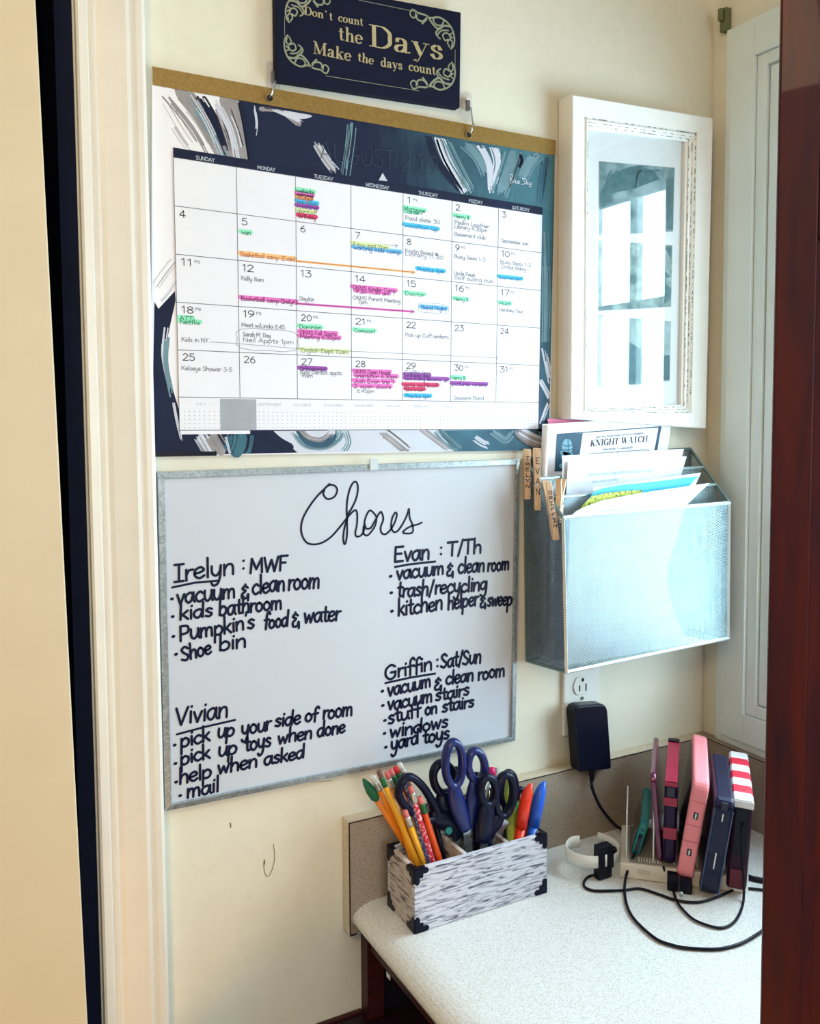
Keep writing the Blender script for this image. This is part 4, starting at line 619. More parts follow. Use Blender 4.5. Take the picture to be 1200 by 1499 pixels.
m = MB(); m.disc(PN2.px(830, 655), .0095, (0, -1, 0), 18, .0125); m.poly([PN2.px(*p_) for p_ in ((839, 664), (833, 676), (822, 672), (820, 660))]); m.disc(PN2.px(821, 682), .0035, (0, -1, 0), 10); obj('helmet_emblem', m, M('pale teal emblem', (112, 166, 184), .6, bump=0), nl, 'pale round knight helmet emblem')
m = MB(); PN3 = PN.up(.0004)
for p_ in (((820, 650), (830, 653), (842, 649)), ((820, 657), (830, 659), (841, 656)), ((831, 640), (832, 660), (831, 668)), ((823, 664), (828, 668)), ((821, 645), (827, 642))): line(m, PN3, p_, 1.3, True)
text(m, PN3, 'Oak Pass Middle School Community Newsletter', (872, 641), (942, 635), 1.6, .5); text(m, PN3, 'Volume No. 1 - June 2019', (882, 659), (926, 656), 1.6, .5); text(m, PN3, '8 Steps to a great    Check out our summer news', (865, 668), (950, 661.5), 2., .8); line(m, PN3, [(864, 664), (950, 658)], .5)
obj('masthead_print', m, dk, nl)
m = MB(); PNr = PN2; fill(m, PNr, [(809.5, 725), (818.5, 724), (818, 730), (809.8, 731)]); obj('pink_tab', m, M('hot pink print', (226, 30, 96), .6, bump=0), nl)
m = MB(); fill(m, PNr, [(806, 703), (814, 702), (809, 713)]); obj('teal_mark', m, M('teal mark', (70, 140, 140), .6, bump=0), nl)
q = [yq(823, 667, -.034), yq(1001, 657, -.034)]; sheet('letter', 'white letter on plain paper standing in the middle pocket', [q[0], q[1], Vector((q[1].x-.10, -.034, zb_)), Vector((q[0].x, -.034, zb_))], paper, bow=.003)
q = [yq(821, 676, -.038), yq(1005, 668, -.038)]; lt = sheet('letter', 'second white letter with faint blue writing, in front in the middle pocket', [q[0]+Vector((.012, 0, 0)), q[1], Vector((q[1].x-.11, -.038, zb_)), Vector((q[0].x-.004, -.038, zb_))], M('bluish paper', (226, 232, 246), .6, amt=.04), bow=.002)
m = MB(); PL = Plane((0, -.0412, 0), (0, -1, 0), .0003); text(m, PL, 'back to school night dates and forms to sign', (862, 697), (955, 690), 3, .6); text(m, PL, 'please return by friday', (866, 707), (905, 703), 2.4, .5); obj('faint_writing', m, M('faint blue pen', (150, 176, 206), .6, bump=0), lt)
q = [yq(868, 714, -.058), yq(1026, 692, -.058)]; sheet('paper_sheet', 'white sheet behind the bright blue folder in the front pocket', [q[0], q[1], Vector((q[1].x-.16, -.058, zb_)), Vector((q[0].x-.01, -.058, zb_))], paper)
def yarc(pts, y): return [YP(px, py, y) for px, py in pts]
def cutsheet(name, label, edge, y, mat, right, left, t=.0005, cat='paper'):
    m = MB(); P_ = yarc(edge, y)+[Vector((right, y, zb_+.002)), Vector((left, y, zb_+.002))]; m.prism(P_[::-1], (0, t, 0)); return tag(obj(name, m, mat), label, cat)
cutsheet('folder', 'bright sky blue folder edge curving over the front pocket', [(850, 745), (861, 731), (869, 720), (885, 714.5), (910, 710), (940, 707), (975, 703), (1022, 697), (1004, 716), (975, 760)], -.062, M('sky blue folder', (44, 180, 228), .5), .72, .62, cat='folder')
cutsheet('leaflet', 'yellow green leaflet in front of the blue folder', [(846, 748), (857, 735), (866, 726.5), (885, 722), (910, 719), (940, 717)], -.065, M('lime leaflet', (190, 200, 60), .5, kind='speckle', scale=200, rgb2=(70, 90, 30)), .76, .62, cat='leaflet')
fs_ = cutsheet('form', 'white paper form in front of the mesh pocket, showing through the front panel', [(834, 757), (842, 749), (856, 742), (880, 733), (930, 723), (985, 715), (1039, 707), (1022, 722), (1003, 741), (990, 790), (977, 830), (979, 870), (990, 905), (1002, 930)], -.070, paper, .88, oD.x+.004)
m = MB(); PFm = Plane((0, -.0707, 0), (0, -1, 0), .0003)
for k in range(26): x0 = 845+random.random()*20; y0 = 745+k*8.5; text(m, PFm, ''.join(random.choice('aeinorstlu ') for _ in range(24)), (x0+max(0, 20-k*2), y0+4), (x0+90+random.random()*20, y0-4), 2., .4)
obj('faint_lines', m, M('faint grey print', (186, 196, 210), .7, bump=0), fs_)
cutsheet('form', 'cream paper seen low through the side mesh of the organizer', [(805, 770), (815, 790), (826, 770)], -.048, M('mauve paper', (196, 186, 206), .7), .80, .605)
# clothespins on the left side rim
def clothespin(label, T, B, y, word, lean=0, face=0):
    a, b = YP(T[0], T[1], y), YP(B[0], B[1], y-.002); L_ = (b-a); ln = L_.length; L_ /= ln; t = thing('clothespin', label, 'clothespin', b, 'wooden clothespins on the organizer rim')
    fa = math.radians(face); X_ = Vector((math.cos(fa), -math.sin(fa), 0)); X_ = (X_-L_*X_.dot(L_)).normalized(); Yn = X_.cross(L_); Yn = Yn if Yn.y < 0 else -Yn
    wood = M('clothespin wood', (236, 208, 178), .6, kind='wood', scale=20, rgb2=(218, 184, 148), stretch=(4, 4, 1)); hw = .0040
    for k, s_ in (('front_prong', 1), ('back_prong', -1)):
        m = MB(); prof_ = [(0, 0.0078), (.0, .0098), (.10, .0092), (.40, .0045), (.62, .0062), (.66, .0048), (.74, .0062), (.92, .0058), (1., .0030), (1., .0004), (.55, .0004), (.35, .0008)]
        m.prism([a+L_*(f*ln)+Yn*(s_*d) - X_*hw for f, d in prof_][::(1 if s_ > 0 else -1)], X_*2*hw); obj(k, m, wood, t, bevel=.0005)
    m = MB(); c = a+L_*ln*.56; pts = []
    for k in range(33): w_ = k/32*6.283*3; pts.append(c+X_*(-.0052+.0104*k/32)+L_*(.0028*math.cos(w_))+Yn*(.0058*math.sin(w_)*.6))
    m.tube(pts, .0006, 5); m.tube([c+X_*.0052+Yn*.0062, c+L_*.004+X_*.0052+Yn*.0066, c+L_*.004-X_*.0052+Yn*.0066], .0006, 5); obj('spring', m, steel, t)
    m = MB(); n_ = len(word); st_ = ln*.62/n_; pp = type('o', (), {})()
    for k, ch in enumerate(word):
        f = .16+k*.66/n_; off = .0100-(.0055*(f-.1)/.3) if f < .4 else .0068
        o_ = a+L_*(f*ln+st_*.5)+Yn*(off+.0004); wd, ss = glyph(ch)
        for q_ in ss: m.ribbon([o_+X_*(.0062*(X/wd-.5))-L_*(st_*.62*(Y/1.6-.1)) for X, Y in q_], .0009, Yn)
    obj('name_lettering', m, ink, t)
clothespin('leftmost clothespin on the organizer rim, with a name lettered down it', (771, 657), (771.5, 731), -.018, 'IRELYN', face=28)
clothespin('second clothespin from the left, lettered EVAN', (785.5, 656), (786.5, 747), -.034, 'EVAN', face=28)
clothespin('lowest clothespin, slanting down past the front corner, with longer name', (800, 704), (813.5, 790), -.066, 'GRIFFIN', face=20)
clothespin('pale clothespin clipped behind the slanting one, facing right', (821, 701), (817, 765), -.060, ' ', face=60)
# ============================================================ outlet and adapter
pa = YP(824, 984, -.004); pb = YP(824, 1078, -.004); cx_ = YP(852, 1003, -.007); hw = .033
ol = thing('wall_outlet', 'white electrical wall outlet under the mesh organizer', 'outlet', (cx_.x, 0, pb.z))
m = MB(); m.box((cx_.x-hw, -.0065, pb.z), (cx_.x+hw, -.0005, cx_.z+.028)); obj('cover_plate', m, white, ol, bevel=.002)
for dz in (0, -.039):
    m = MB(); R_ = .0165; pts = []
    for k in range(24):
        t_ = k/24*6.283; pts.append((cx_.x+R_*math.cos(t_), -.0062, cx_.z+dz+max(-.0135, min(.0135, R_*math.sin(t_)))))
    m.prism(pts, (0, -.0022, 0)); so = obj('socket', m, white, ol, bevel=.0005)
    for sx_, w2, z0, z1 in ((-.006, .0011, -.008, .001), (.006, .0011, -.009, .002)): m = MB(); m.box((cx_.x+sx_-w2, -.0087, cx_.z+dz+z0), (cx_.x+sx_+w2, -.0083, cx_.z+dz+z1)); obj('slot', m, seamm, so)
    m = MB(); m.box((cx_.x-.0022, -.0087, cx_.z+dz+.006), (cx_.x+.0022, -.0083, cx_.z+dz+.011)); obj('slot', m, seamm, so)
m = MB(); m.tube([(cx_.x, -.0062, cx_.z-.0195), (cx_.x, -.0075, cx_.z-.0195)], .0028, 10); obj('screw', m, steel, ol)
ya = -.036; q4 = [YP(840, 1034, ya), YP(889, 1030, ya), YP(895.5, 1126, ya), YP(847, 1131, ya)]
ad = thing('power_adapter', 'black power adapter plugged into the outlet', 'power adapter', (q4[3]+q4[2])/2)
m = MB(); P_ = []
for i in range(4):
    a, b, c = q4[i-1], q4[i], q4[(i+1) % 4]; r_ = .014 if i < 2 else .006; d1_, d2_ = (a-b).normalized()*r_, (c-b).normalized()*r_
    for k in range(6): t_ = k/5; P_.append(b+d1_*(1-t_)**2+d2_*t_**2)
m.prism(P_, (0, .020, 0)); obj('housing', m, black, ad, bevel=.0025, seg=3)
m = MB(); m.box((cx_.x-.012, -.0125, cx_.z-.052), (cx_.x+.012, -.0089, cx_.z-.026)); obj('plug_block', m, black, ad)
jb = YP(866, 1130, -.028); m = MB(); m.tube([jb+Vector((0, 0, .004)), jb, jb-Vector((0, 0, .014))], [.0058, .005, .003], 10); obj('strain_relief', m, black, ad)
zc3 = ZC+.0024
def cable(label, pts, r, mat=black, name='cable', parent=None):
    m = MB(); m.tube([Vector(p) for p in cr([tuple(p) for p in pts], 8)], r, 8); o = obj(name, m, mat, parent)
    return o if parent else tag(o, label, 'cable')
cable('', [jb-Vector((0, 0, .012)), YP(867, 1155, -.034), YP(878, 1180, -.04), YP(893, 1200, -.045), YP(906, 1212, -.05), YP(925, 1219, -.05), ZP(958, 1226, zc3), ZP(990, 1230, zc3)], .0023, parent=ad, name='cord')
# ============================================================ pencil box
BX0, BX1, BY0, BY1, BH = .354, .551, -.1125, -.0405, .0795; z0 = ZC+.0006; z1 = z0+BH; tk = .0065
pbx = thing('pencil_box', 'whitewashed wooden desk caddy with black metal corners full of pencils and scissors', 'pencil box', ((BX0+BX1)/2, (BY0+BY1)/2, z0))
def wallbox(nm, a, b, mat): m = MB(); m.box(a, b); return obj(nm, m, mat, pbx, bevel=.0008)
wallbox('front_board', (BX0, BY0, z0), (BX1, BY0+tk, z1), wash); wallbox('back_board', (BX0, BY1-tk, z0), (BX1, BY1, z1), wash)
sidem = M('whitewashed end grain', (196, 186, 180), .6, kind='wash', scale=26, rgb2=(100, 86, 84), stretch=(2, 1.6, 8), bump=.4)  # warm brownish light on the box ends, put into the wood colour
wallbox('end_board', (BX0, BY0+tk, z0), (BX0+tk, BY1-tk, z1), sidem); wallbox('end_board', (BX1-tk, BY0+tk, z0), (BX1, BY1-tk, z1), sidem); wallbox('base_board', (BX0+tk, BY0+tk, z0), (BX1-tk, BY1-tk, z0+.005), rawwood)
d1x, d2x = ZP(682, 1248, z1).x, ZP(740, 1228, z1).x
for x in (d1x, d2x): wallbox('divider', (x-.003, BY0+tk, z0+.005), (x+.003, BY1-tk, z1-.002), rawwood)
def corner(x, y, z, sx, sy, sz):
    m = MB(); R_ = .0052
    for ax in (0, 1):               # lobes on the two vertical faces that meet here
        pts = []
        prof2 = [(0, 0), (.017, 0), (.0195, .0022), (.0195, .005), (.0165, .0072), (.012, .0066), (.0115, .0115), (.0068, .0118), (.0072, .0165), (.005, .0195), (.0022, .0195), (0, .017)]
        for u, v in prof2: pts.append((x+sx*u, y-sy*.0009, z+sz*v) if ax == 0 else (x-sx*.0009, y+sy*u, z+sz*v))
        n_ = (0, sy*.0014, 0) if ax == 0 else (sx*.0014, 0, 0); m.prism(pts, n_)
    if sz < 0:
        m.prism([(x+sx*u, y+sy*v, z+.0009) for u, v in ((0, 0), (.015, 0), (.016, .004), (.006, .006), (.004, .016), (0, .015))], (0, 0, -.0012))
    return obj('metal_corner', m, blackmt, pbx)
for x, sx in ((BX0, 1), (BX1, -1)):
    for y, sy in ((BY0, 1), (BY1, -1)):
        for z, sz in ((z0, 1), (z1, -1)): corner(x, y, z, sx, sy, sz)
# ------------------------------------------------------------ pencils
ZR = z1; zin = z0+.0075
def stick(T, Rm, yt, cut=None):               # from the tip pixel in plane yt through the rim pixel, down to the box floor
    a = YP(T[0], T[1], yt); r_ = ZP(Rm[0], Rm[1], ZR); r_.y = max(BY0+tk+.0068, min(BY1-tk-.0068, r_.y)); d = (r_-a); f = (a.z-zin)/(a.z-r_.z); b = a+d*f
    b.x = max(BX0+tk+.004, min(BX1-tk-.004, b.x)); b.y = max(BY0+tk+.0068, min(BY1-tk-.0068, b.y)); return a, b
def pencil(label, T, Rm, yt, body, ferr=None, eras=None, r=.0037, cap=None):
    a, b = stick(T, Rm, yt); d = (b-a).normalized(); t = thing('pencil', label, 'pencil', b, 'pencils in the caddy')
    s_ = .022 if ferr else (.010 if cap else 0); m = MB(); m.tube([a+d*s_, b-d*.016, b], [r, r, .0006], 6); obj('barrel', m, body, t)
    if ferr: m = MB(); m.tube([a+d*.009, a+d*.012, a+d*.016, a+d*.019, a+d*.0225], [r*.98, r*1.05, r*.97, r*1.05, r], 10); obj('ferrule', m, ferr, t)
    if eras: m = MB(); m.tube([a, a+d*.002, a+d*.010], [r*.7, r*.95, r*.95], 10); obj('eraser', m, eras, t)
    if cap: m = MB(); m.tube([a-d*.004, a+d*.004, a+d*.014, a+d*.026, a+d*.030], [.0020, .0058, .0084, .0078, .0050], 12, flat=.75); obj('cap_eraser', m, cap, t)
yel = M('yellow pencil lacquer', (244, 178, 40), .35, scale=20, amt=.08, bump=0); ora = M('orange pencil lacquer', (240, 142, 30), .35, amt=.08, bump=0); redo = M('red orange lacquer', (224, 84, 28), .35, amt=.08, bump=0)
fg = M('green ferrule', (40, 110, 70), .35, .4); fs = M('silver ferrule', (206, 206, 200), .3, .7); pk = M('pink eraser', (226, 120, 120), .8); brn = M('brown eraser', (120, 84, 76), .8); wh = M('white eraser', (232, 232, 230), .8); grn = M('green cap eraser', (10, 104, 70), .6); rde = M('red eraser', (216, 50, 50), .7)
pencil('leftmost orange pencil leaning out with a green cap eraser', (534, 1144), (588, 1232), -.050, ora, None, None, cap=grn)
pencil('orange pencil with a white eraser beside the green capped one', (545, 1136), (594, 1236), -.056, ora, fs, wh)
pencil('yellow pencil with green ferrule and brown eraser, tallest at the left', (554, 1128), (606, 1250), -.064, yel, fg, brn)
pencil('pencil with silver ferrule and pink eraser behind the yellow one', (565, 1130), (610, 1240), -.048, ora, fs, pk)
pencil('pencil with green ferrule and pink eraser standing near the back', (571, 1126), (618, 1238), -.046, yel, fg, pk)
pencil('pencil with green ferrule and bright red eraser at the back', (578, 1122), (628, 1236), -.044, redo, fg, rde)
pencil('pencil with a white tip standing highest at the back', (584, 1117), (634, 1234), -.043, ora, fs, wh, r=.0042)
pencil('short orange pencil ending below the black scissor loop, silver ferrule', (592, 1186), (617, 1252), -.080, yel, fs, pk)
pencil('dark blue speckled pencil through the black scissor loop', (594, 1144), (624, 1252), -.070, M('blue speckled lacquer', (60, 60, 110), .35, kind='speckle', scale=300, rgb2=(150, 170, 200)), None, None)
pencil('red pencil with white spots leaning beside the blue speckled one', (600, 1150), (631, 1252), -.076, M('red spotted lacquer', (206, 34, 60), .35, kind='speckle', scale=260, rgb2=(246, 190, 200)), fs, pk)
pencil('red orange pencil with green ferrule, rightmost of the pencils', (614, 1166), (640, 1247), -.080, redo, fg, pk)
# pencil standing point upwards
a, b = stick((577, 1162), (600, 1248), -.070); d = (b-a).normalized(); t = thing('pencil', 'orange pencil standing point up with bare wood tip', 'pencil', b, 'pencils in the caddy')
m = MB(); m.tube([a+d*.028, b], .0040, 6); obj('barrel', m, ora, t); m = MB(); m.tube([a+d*.005, a+d*.0285], [.0012, .0040], 10); obj('wood_cone', m, M('pale cedar', (226, 190, 140), .7), t); m = MB(); m.tube([a, a+d*.006], [.0003, .0014], 8); obj('lead', m, seamm, t)
# ------------------------------------------------------------ scissors
def scissors(label, loops, shanks, blade, mat, y, piv=None, th=.0052, bladecol=steel):
    t = thing('scissors', label, 'scissors', Vector((YP(blade[0][1][0], blade[0][1][1], y).x, y, zin)), 'scissors in the caddy')
    for k, (lp_, sh) in enumerate(zip(loops, shanks)):
        yy_ = y-.003+.006*k; m = MB(); m.tube([YP(px, py, yy_) for px, py in cr(lp_, 6, True)], th, 10, True, flat=1.35, up=(0, 1, 0))
        P_ = [YP(px, py, yy_) for px, py, _ in sh]; P2_ = cr([tuple(p)+(s_[2],) for p, s_ in zip(P_, sh)], 5); m.tube([Vector(p[:3]) for p in P2_], [p[3] for p in P2_], 12, flat=.62, up=(0, 1, 0)); obj('handle', m, mat, t)
    for k, (A_, B_) in enumerate(blade):
        yy_ = y-.0025+.005*k; a = YP(A_[0], A_[1], yy_); b = YP(B_[0], B_[1], yy_); d = b-a; b = a+d*max(.05, (a.z-zin)/max(1e-4, a.z-b.z)); b.x = min(max(b.x, BX0+.012), BX1-.012); d = (b-a).normalized(); s_ = d.cross(Vector((0, 1, 0))).normalized()
        m = MB(); m.prism([a+s_*.0075, a-s_*.0075, b-s_*.0008, b+s_*.0008], (0, .0016, 0)); obj('blade', m, bladecol, t)
    if piv: c = YP(piv[0], piv[1], y-.010); m = MB(); m.tube([c+Vector((0, .003, 0)), c, c-Vector((0, .0018, 0))], [.0055, .0055, .004], 14); obj('pivot_screw', m, piv[2], t)
ell = lambda cx, cy, rx, ry, rot=0: [(cx+rx*math.cos(t_)*math.cos(rot)-ry*math.sin(t_)*math.sin(rot), cy+rx*math.cos(t_)*math.sin(rot)+ry*math.sin(t_)*math.cos(rot)) for t_ in [k*math.pi/5 for k in range(10)]]
blue = M('blue scissor plastic', (16, 32, 100), .35, amt=.1, bump=0, coat=.1); ink_b = M('dark navy scissor plastic', (9, 16, 44), .38, amt=.1, bump=0, coat=.05)
scissors('large blue handled scissors standing tallest in the caddy', [ell(664, 1118, 12.5, 32), ell(697, 1121, 12, 22, -.1)], [[(664, 1150, .008), (668, 1172, .0115), (676, 1196, .0108), (683, 1214, .008)], [(694, 1143, .007), (692, 1165, .0105), (690, 1190, .010), (688, 1215, .008)]], [((684, 1205), (686, 1240)), ((690, 1205), (684, 1240))], blue, -.082, None)
scissors('dark navy scissors with a big open loop over the pencils', [[(583, 1160), (590, 1142), (603, 1138), (619, 1152), (634, 1176), (640, 1190), (634, 1198), (618, 1197), (600, 1186), (588, 1174)], [(636, 1148), (634, 1132), (640, 1120), (650, 1117), (660, 1126), (666, 1142), (660, 1158), (645, 1160)]], [[(630, 1192, .008), (645, 1198, .013), (660, 1206, .012), (672, 1224, .009)], [(648, 1160, .008), (650, 1176, .015), (656, 1195, .015), (664, 1215, .011)]], [((660, 1205), (678, 1245)), ((664, 1205), (670, 1245))], ink_b, -.070, (657, 1216, M('teal pivot button', (30, 130, 130), .4)))
scissors('black scissors with small upper loop in the middle compartment', [ell(714, 1157, 11, 20), ell(738, 1164, 13, 30, .12)], [[(713, 1174, .008), (711, 1190, .0125), (709, 1212, .0125), (706, 1232, .010)], [(732, 1192, .008), (726, 1204, .010), (718, 1216, .009), (712, 1230, .008)]], [((712, 1210), (708, 1240)), ((740, 1200), (716, 1240))], ink_b, -.088, None)
scissors('black scissors in the right compartment with a grey blade showing', [ell(744, 1156, 11, 26, .05), ell(762, 1168, 6, 13)], [[(742, 1180, .007), (742, 1192, .008), (743, 1200, .008), (744, 1208, .006)], [(761, 1180, .006), (756, 1188, .006), (750, 1196, .006), (747, 1206, .006)]], [((742, 1196), (746, 1232)), ((746, 1196), (742, 1232))], ink_b, -.066, None, .0040, M('grey blade', (96, 94, 100), .4, .5))
# ------------------------------------------------------------ pens and markers
def pen(name, label, cat, T, Rm, yt, parts, group=None):
    a, b = stick(T, Rm, yt); d = (b-a).normalized(); L_ = (b-a).length; t = thing(name, label, cat, b, group); 
    for nm, f0, f1, rs, mat in parts:
        m = MB(); n_ = len(rs); m.tube([a+d*((f0+(f1-f0)*k/(n_-1)) if f1 > 0 else L_*k/(n_-1)) for k in range(n_)], rs, 12, flat=.85); obj(nm, m, mat, t)
def marker(label, T, Rm, yt, col, colt, name='marker'):
    a, b = stick(T, Rm, yt); d = (b-a).normalized(); t = thing(name, label, 'marker', b, 'markers in the right compartment'); s_ = d.cross(Vector((0, 1, 0))).normalized()
    s_ = s_ if s_.x < 0 else -s_; m = MB(); L_ = (b-a).length
    rings = [(0, .0012, -.0062), (.002, .0032, -.0048), (.006, .0054, -.0030), (.013, .0074, -.0012), (.022, .0084, -.0002), (.030, .0086, 0), (.058, .0084, 0)]
    m.tube([a+d*z_+s_*o_ for z_, r_, o_ in rings], [r_ for z_, r_, o_ in rings], 12, flat=.9); obj('cap', m, col, t)
    m = MB(); m.tube([a+d*.058, b-d*.004, b], [.0066, .0066, .004], 12); obj('barrel', m, colt, t)
red_m = M('red orange marker', (240, 56, 26), .35, amt=.08, bump=0, coat=.3); blu_m = M('bright blue marker', (16, 92, 214), .35, amt=.08, bump=0, coat=.3); yg = M('yellow green marker', (190, 214, 90), .35, amt=.08, bump=0); gr = M('green marker', (50, 170, 100), .35, amt=.08, bump=0); org_m = M('orange marker', (232, 92, 40), .35, bump=0)
marker('red orange marker with slanted cap in the right compartment', (773, 1147), (761, 1217), -.092, red_m, red_m)
marker('darker orange marker right behind the red orange one', (782, 1158), (771, 1212), -.070, org_m, org_m)
marker('bright blue marker, rightmost thing in the caddy', (793, 1143), (780, 1213), -.088, blu_m, blu_m)
marker('yellow green highlighter seen inside the black scissor loop', (742, 1138), (752, 1214), -.058, yg, yg)
marker('green highlighter behind the yellow green one', (750, 1137), (757, 1212), -.050, gr, gr)
pen('pen', 'silver pen with hot pink top standing at the back', 'pen', (719, 1123), (724, 1215), -.046, [('button', 0, .012, [.0052, .0056, .0056], M('hot pink plastic', (236, 20, 110), .4)), ('barrel', .012, -1, [.0046, .005, .005], M('silver pen body', (186, 188, 192), .3, .5))][:1]+[('barrel', .011, .150, [.005, .0056, .0056, .005], M('silver pen body', (186, 188, 192), .3, .5))])
pen('pen', 'rounded silver pen cap showing inside the small black loop', 'pen', (716, 1147), (716, 1226), -.070, [('cap', 0, .040, [.0018, .0052, .0062, .0066, .0066], steel), ('barrel', .040, .11, [.006, .006], ink_b)])
pen('pen', 'grey pen standing behind the pink topped one', 'pen', (727, 1124), (731, 1214), -.043, [('barrel', 0, .145, [.003, .0045, .0045], M('pale grey pen', (170, 176, 176), .4))])
pen('pen', 'dark capped pen behind the large blue scissors', 'pen', (668, 1122), (674, 1222), -.043, [('barrel', 0, .15, [.0045, .0048, .0048], black)])
pen('pen', 'dark pen with silver clip showing in the blue scissor loop', 'pen', (697, 1130), (699, 1218), -.048, [('barrel', 0, .14, [.004, .0056, .0056], black), ('clip', .010, .028, [.0059, .0059], steel)])
pen('pen', 'black and silver pen between the pencils and scissors', 'pen', (625, 1155), (648, 1240), -.050, [('barrel', 0, .12, [.004, .0046, .0046], black), ('clip', .004, .020, [.0049, .0049], steel)])
# ============================================================ charging rack with tablets
def V3(x, y, z=0): return Vector((x, y, z))
rA, rB = ZP(907, 1285, ZC), ZP(1093, 1309, ZC); AX = (rB-rA); AX.z = 0; RL = AX.length; AX.normalize(); DP = V3(-AX.y, AX.x); DP = DP if DP.y > 0 else -DP   # long axis, depth away from camera
rk = thing('charging_rack', 'white charging rack with thin upright dividers holding the tablets', 'charging rack', rA+AX*RL/2+DP*.05)
def rbox(mb, u0, u1, v0, v1, za, zb2): mb.hexa([rA+AX*u+DP*v+V3(0, 0, z-ZC) for z in (za, zb2) for u, v in ((u0, v0), (u1, v0), (u1, v1), (u0, v1))])
zbh = ZC+.021; RD = .115
m = MB(); rbox(m, 0, RL, 0, RD, ZC+.0005, zbh); obj('base', m, M('rack white plastic', (238, 234, 224), .4, amt=.05), rk, bevel=.002)
m = MB(); rbox(m, .012, RL-.01, .004, RD-.006, zbh, zbh+.002)
obj('top_tray', m, M('grey rack tray', (150, 146, 140), .5), rk)
m = MB()
for k in range(9): rbox(m, .024+k*.0035, .0255+k*.0035, .006, .016, zbh+.002, zbh+.0035)
obj('vent_slots', m, white, rk)
for px, py, h in ((917, 1255, .064), (956, 1262, .074), (963, 1266, .048), (986, 1270, .062), (1021, 1282, .06), (1064, 1296, .07)):
    u = (ZP(px, py, zbh)-rA).dot(AX); m = MB(); rbox(m, u-.0011, u+.0011, .010, RD-.01, zbh+.001, zbh+h); obj('divider', m, M('clear white divider', (222, 224, 226), .2, bump=0), rk, bevel=.0004)
lg = MB(); PLg = Plane(rA, -DP, .0004)
text(lg, PLg, 'SIIG', (933, 1277), (951, 1281), 3, .6); obj('logo', lg, M('grey logo print', (176, 170, 158), .5, bump=0), rk)
def slab(mb, o, e1, e2, en, L1, L2, t, rad=.012, n=5):       # rounded-corner slab, o = near bottom centre, e1 up the near edge, e2 away
    P_ = []
    for (cx2, cy2, a0) in ((rad, rad, 180), (L2-rad, rad, 270), (L2-rad, L1-rad, 0), (rad, L1-rad, 90)):
        for k in range(n+1): a_ = math.radians(a0+90*k/n); P_.append(o+e2*(cx2+rad*math.cos(a_))+e1*(cy2+rad*math.sin(a_))-en*t/2)
    mb.prism(P_, en*t); return mb
def device(name, label, Nb, Tn, Tf, t, zbase, case, screen, bez=.006, rad=.012, back=.0, maxL=.19, screen_side=-1, cat='tablet', group='tablets and phones in the charging rack'):
    o = ZP(Nb[0], Nb[1], zbase); tn = PP(Tn[0], Tn[1], o, DP); e1 = tn-o; L1 = e1.length; e1.normalize(); tf = ZP(Tf[0], Tf[1], tn.z); e2 = (tf-tn); L2 = min(maxL, e2.length); e2 = (e2-e1*e2.dot(e1)).normalized(); en = e1.cross(e2).normalized(); en = en if en.dot(AX) > 0 else -en
    th_ = thing(name, label, cat, o, group); m = MB(); slab(m, o, e1, e2, en, L1, L2, t, rad); obj('case', m, case, th_, bevel=min(t*.32, .004), seg=3)
    m = MB(); s_ = en*screen_side; slab(m, o+e1*bez+e2*bez+s_*(t/2+.0001), e1, e2, en, L1-2*bez, L2-2*bez, .0008, max(.002, rad-bez)); obj('screen', m, screen, th_)
    print('DEV', label[:20], [round(v, 3) for v in o], 'h', round(L1, 3), 'len', round(L2, 3), 'e2', [round(v, 2) for v in e2]); return th_, o, e1, e2, en, L1, L2
def patch(th_, nm, o, e1, e2, en, z_a, z_b, w_, mat, off=.0006, label=None, rad=.0008, t0=.0012):       # small raised block on the near edge
    m = MB(); c = o-e2*off; m.hexa([c+e1*z_a-en*w_/2, c+e1*z_a+en*w_/2, c+e1*z_a+en*w_/2+e2*t0, c+e1*z_a-en*w_/2+e2*t0, c+e1*z_b-en*w_/2, c+e1*z_b+en*w_/2, c+e1*z_b+en*w_/2+e2*t0, c+e1*z_b-en*w_/2+e2*t0]); return obj(nm, m, mat, th_, label, bevel=rad if rad else 0)
scr = M('dark screen glass', (12, 18, 44), .12, amt=.1, bump=0, coat=.5)
tealc = M('teal phone case', (20, 128, 130), .4, amt=.08, bump=0); magc = M('glossy magenta cover', (100, 12, 62), .15, .25, bump=0, coat=.6); magr = M('magenta tablet case', (160, 20, 62), .35, amt=.1, bump=0); pinkc = M('pink foam case', (240, 140, 148), .5, amt=.05, bump=0); navyc = M('navy tablet case', (14, 20, 58), .35, amt=.15, bump=0, coat=.2); maro = M('dark maroon case', (52, 14, 44), .4, amt=.3, bump=0)
T_, o, e1, e2, en, L1, L2 = device('phone', 'small phone in a teal case, leftmost in the rack', (928, 1254), (944, 1204), (949, 1149), .0115, zbh+.002, tealc, scr, .004, .010, maxL=.14)
patch(T_, 'port_recess', o, e1, e2, en, L1*.14, L1*.66, .0055, scr, .0004, 'long dark port opening'); patch(T_, 'camera_hole', o, e1, e2, en, L1*.74, L1*.80, .003, scr, .0004)
T_, o, e1, e2, en, L1, L2 = device('tablet', 'thin tablet in a glossy dark magenta cover', (966, 1265), (955.5, 1135), (960.5, 1072), .0068, zbh+.002, magc, magc, .004, .010, maxL=.15)
T_, o, e1, e2, en, L1, L2 = device('tablet', 'tablet with magenta bracketed edge, dark between the brackets', (979, 1267), (982, 1146), (987, 1074), .0155, zbh+.002, M('dark tablet side', (34, 18, 60), .3, bump=0), scr, .005, .010, maxL=.16)
for za, zb3 in ((.52, .60), (.30, .42)): patch(T_, 'bracket', o, e1, e2, en, L1*(za+.20 if za > .5 else za+.02), L1*(zb3+.22 if za > .5 else zb3+.04), .0172, magr, .001)
